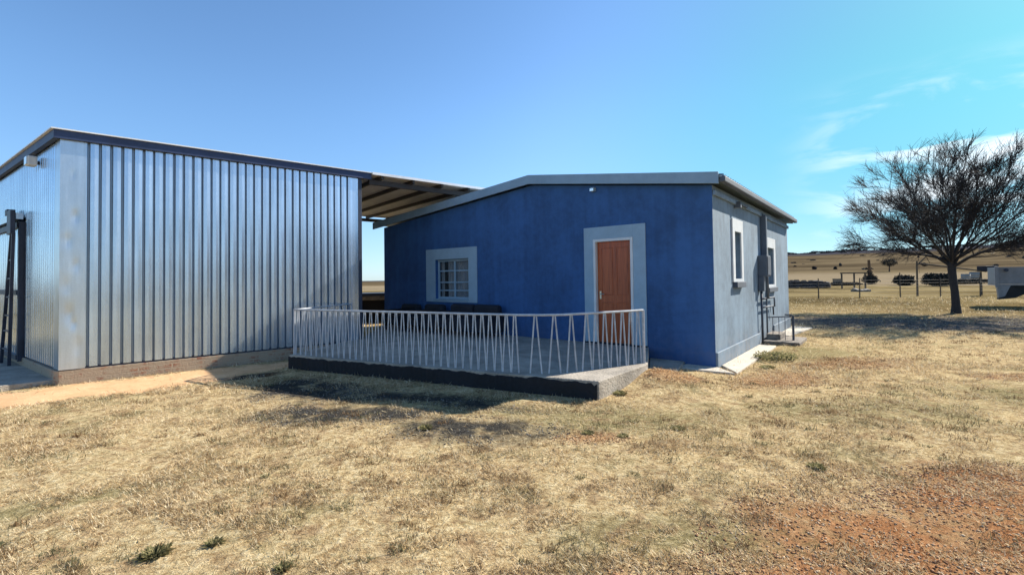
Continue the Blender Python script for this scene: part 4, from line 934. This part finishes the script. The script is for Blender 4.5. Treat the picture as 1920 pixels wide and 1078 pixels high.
def tufts(n, ymin, ymax, seed):
    g = np.random.default_rng(seed); y = ymin + (ymax - ymin) * g.uniform(0, 1, n) ** 1.4; x = g.uniform(-1.15, 1.15, n) * y
    k = (bdist(x, y) > .12) & (vnoise(x * .9 + 4, y * 1.3) + .7 * vnoise(x * 3, y * 4) > -.2) & (zone(x, y, Z_SANDSTRIP) < .1); x, y = x[k], y[k]; n = len(x); m = 34
    R_ = g.uniform(.03, .13, n)[:, None] * (.7 + y[:, None] / 12); a = g.uniform(0, 6.28, (n, m)); r_ = R_ * np.sqrt(g.uniform(0, 1, (n, m))); X = (x[:, None] + r_ * np.cos(a) * 1.5).ravel(); Y = (y[:, None] + r_ * np.sin(a)).ravel()
    L = (g.uniform(.02, .055, (n, 1)) * g.uniform(.6, 1.2, (n, m))).ravel(); N = n * m; az_ = g.uniform(0, 6.28, N); th = g.uniform(.3, 1.3, N); w = .0018 * g.uniform(.7, 1.5, N) * (.6 + Y / 7)
    d = np.stack([np.cos(az_) * np.sin(th), np.sin(az_) * np.sin(th), np.cos(th)], 1); sv = np.stack([-np.sin(az_), np.cos(az_), np.zeros(N)], 1); p = np.stack([X, Y, terrain(X, Y)], 1)
    mid = p + d * (L * .55)[:, None]; tip = p + d * L[:, None]; W_ = w[:, None]
    return np.stack([p - sv * W_, p + sv * W_, mid + sv * W_ * .7, tip, mid - sv * W_ * .7], 1).reshape(-1, 3)
for nm, sd_, n_, cols, lb in (('brown_tufts', 51, 1500, ((0.09, 0.05, 0.022), (0.19, 0.11, 0.05), (0.34, 0.22, 0.11)), 'small brown dead tufts scattered through the dry grass'),
                              ('green_tufts', 52, 900, ((0.045, 0.048, 0.022), (0.11, 0.11, 0.05), (0.24, 0.22, 0.11)), 'small dull green tufts scattered through the dry grass')):
    V = tufts(n_, 1.9, 13, sd_); o = raw_mesh(nm, V, np.arange(len(V)).reshape(-1, 5), leafm(nm, *cols)); see_through(o.data.materials[0], .3); tag(o, lb, 'grass', None, 'stuff')
# leaf litter and clods on the bare red soil, gravel on the ash
def chips(n, zs, smin, smax, seed, m_, name, label, cat):
    g = np.random.default_rng(seed); X = []; Y = []
    for e in zs:
        k = int(n * e[2] * e[3] / sum(q[2] * q[3] for q in zs)); r_ = np.sqrt(g.uniform(0, 1.25, k)); t = g.uniform(0, 2 * np.pi, k); c, s = math.cos(R(e[4])), math.sin(R(e[4]))
        u, v = r_ * np.cos(t) * e[2], r_ * np.sin(t) * e[3]; X.append(e[0] + u * c - v * s); Y.append(e[1] + u * s + v * c)
    x = np.concatenate(X); y = np.concatenate(Y); kk = (bdist(x, y) > .05) & ((name == 'leaf_litter') | (vnoise(x * 2.3 + 9, y * 3.7) + .5 * vnoise(x * 6, y * 9) > -.15)); x, y = x[kk], y[kk]; n = len(x); z = terrain(x, y); s = g.uniform(smin, smax, n)
    oct_ = np.array([[1, 0, 0], [0, 1, 0], [-1, 0, 0], [0, -1, 0], [0, 0, .55], [0, 0, -.4]]); fo = np.array([[0, 1, 4], [1, 2, 4], [2, 3, 4], [3, 0, 4], [1, 0, 5], [2, 1, 5], [3, 2, 5], [0, 3, 5]])
    a = g.uniform(0, 6.28, n); O_ = oct_[None] * s[:, None, None] * g.uniform(.5, 1.3, (n, 6, 1)); O_[:, :, 1] *= g.uniform(.4, 1, n)[:, None]
    ca, sa = np.cos(a)[:, None], np.sin(a)[:, None]; Vx = O_[:, :, 0] * ca - O_[:, :, 1] * sa; Vy = O_[:, :, 0] * sa + O_[:, :, 1] * ca
    V = np.stack([Vx + x[:, None], Vy + y[:, None], O_[:, :, 2] + z[:, None] + s[:, None] * .15], -1).reshape(-1, 3)
    Fc = (fo[None] + (np.arange(n) * 6)[:, None, None]).reshape(-1, 3); o = raw_mesh(name, V, Fc, m_); return tag(o, label, cat, None, 'stuff')
chips(26000, Z_SOIL + Z_RED, .004, .014, 8, leafm('soil_litter', (0.18, 0.08, 0.038), (0.42, 0.22, 0.11), (0.74, 0.56, 0.35)), 'leaf_litter', 'red-brown clods and dry leaf litter on the bare soil patches', 'litter')
chips(5000, Z_ASH, .005, .015, 9, leafm('ash_gravel', (0.025, 0.025, 0.027), (0.09, 0.085, 0.085), (0.30, 0.28, 0.25)), 'gravel', 'dark gravel and cinders strewn in front of the verandah', 'gravel')
chips(12000, Z_GRAVEL, .012, .035, 10, leafm('drive_gravel', (0.05, 0.048, 0.048), (0.12, 0.112, 0.105), (0.28, 0.26, 0.23)), 'driveway_gravel', 'grey gravel of the driveway below the thorn tree', 'gravel')
# green weeds that stand out one by one
def weed(x, y, rad_, hgt, label, seed, n=420):
    g = np.random.default_rng(seed); z = float(terrain(x, y)); V = []
    a = g.uniform(0, 6.28, n); r0 = rad_ * .45 * g.uniform(0, 1, n); th = g.uniform(.2, 1.25, n); L = .75 * hgt * g.uniform(.4, 1.1, n); a2 = a + g.normal(0, .5, n)
    p = np.stack([r0 * np.cos(a), r0 * np.sin(a), np.zeros(n)], 1); d = np.stack([np.cos(a2) * np.sin(th), np.sin(a2) * np.sin(th), np.cos(th)], 1); sv = np.stack([-np.sin(a2), np.cos(a2), np.zeros(n)], 1); w = .0022 * g.uniform(.6, 1.6, n)[:, None] * max(1, hgt / .08)
    mid = p + d * (L * .6)[:, None]; tip = p + d * L[:, None] + [0, 0, 0] - np.stack([np.zeros(n), np.zeros(n), L * .2], 1); tip[:, 2] = np.maximum(tip[:, 2], .004)
    V = np.stack([p - sv * w * .6, p + sv * w * .6, mid + sv * w, tip, mid - sv * w], 1).reshape(-1, 3)
    o = raw_mesh('weed', V, np.arange(5 * n).reshape(-1, 5), M['leaf_green']); o.location = (x, y, z); return tag(o, label, 'weed', 'green weeds dotted over the yard')
weed(2.48, 3.84, .10, .075, 'dark green weed at the edge of the red soil patch', 1)
weed(-2.15, 2.80, .13, .085, 'spreading green weed in the bottom left of the yard', 2)
weed(-1.85, 2.88, .07, .07, 'small upright weed just right of the bottom left weed', 3, 160)
weed(-1.3, 2.62, .08, .06, 'low green weed between the bottom left pair and the middle foreground', 4, 160)
weed(-.95, 5.0, .13, .07, 'green weed just below the dark cinders in front of the slab', 5)
weed(0.75, 4.75, .13, .05, 'grey-green weed left of its twin below the slab corner', 6)
weed(1.08, 4.62, .10, .05, 'grey-green weed right of its twin below the slab corner', 7)
weed(1.7, 4.85, .16, .05, 'wide flat weed midway between the slab corner and the red soil', 8)
weed(1.45, 6.35, .16, .09, 'green weed growing at the foot of the slab corner', 9)
weed(4.45, 8.15, .22, .10, 'bushy green weed by the drain slab of the grey wall', 10, 420)
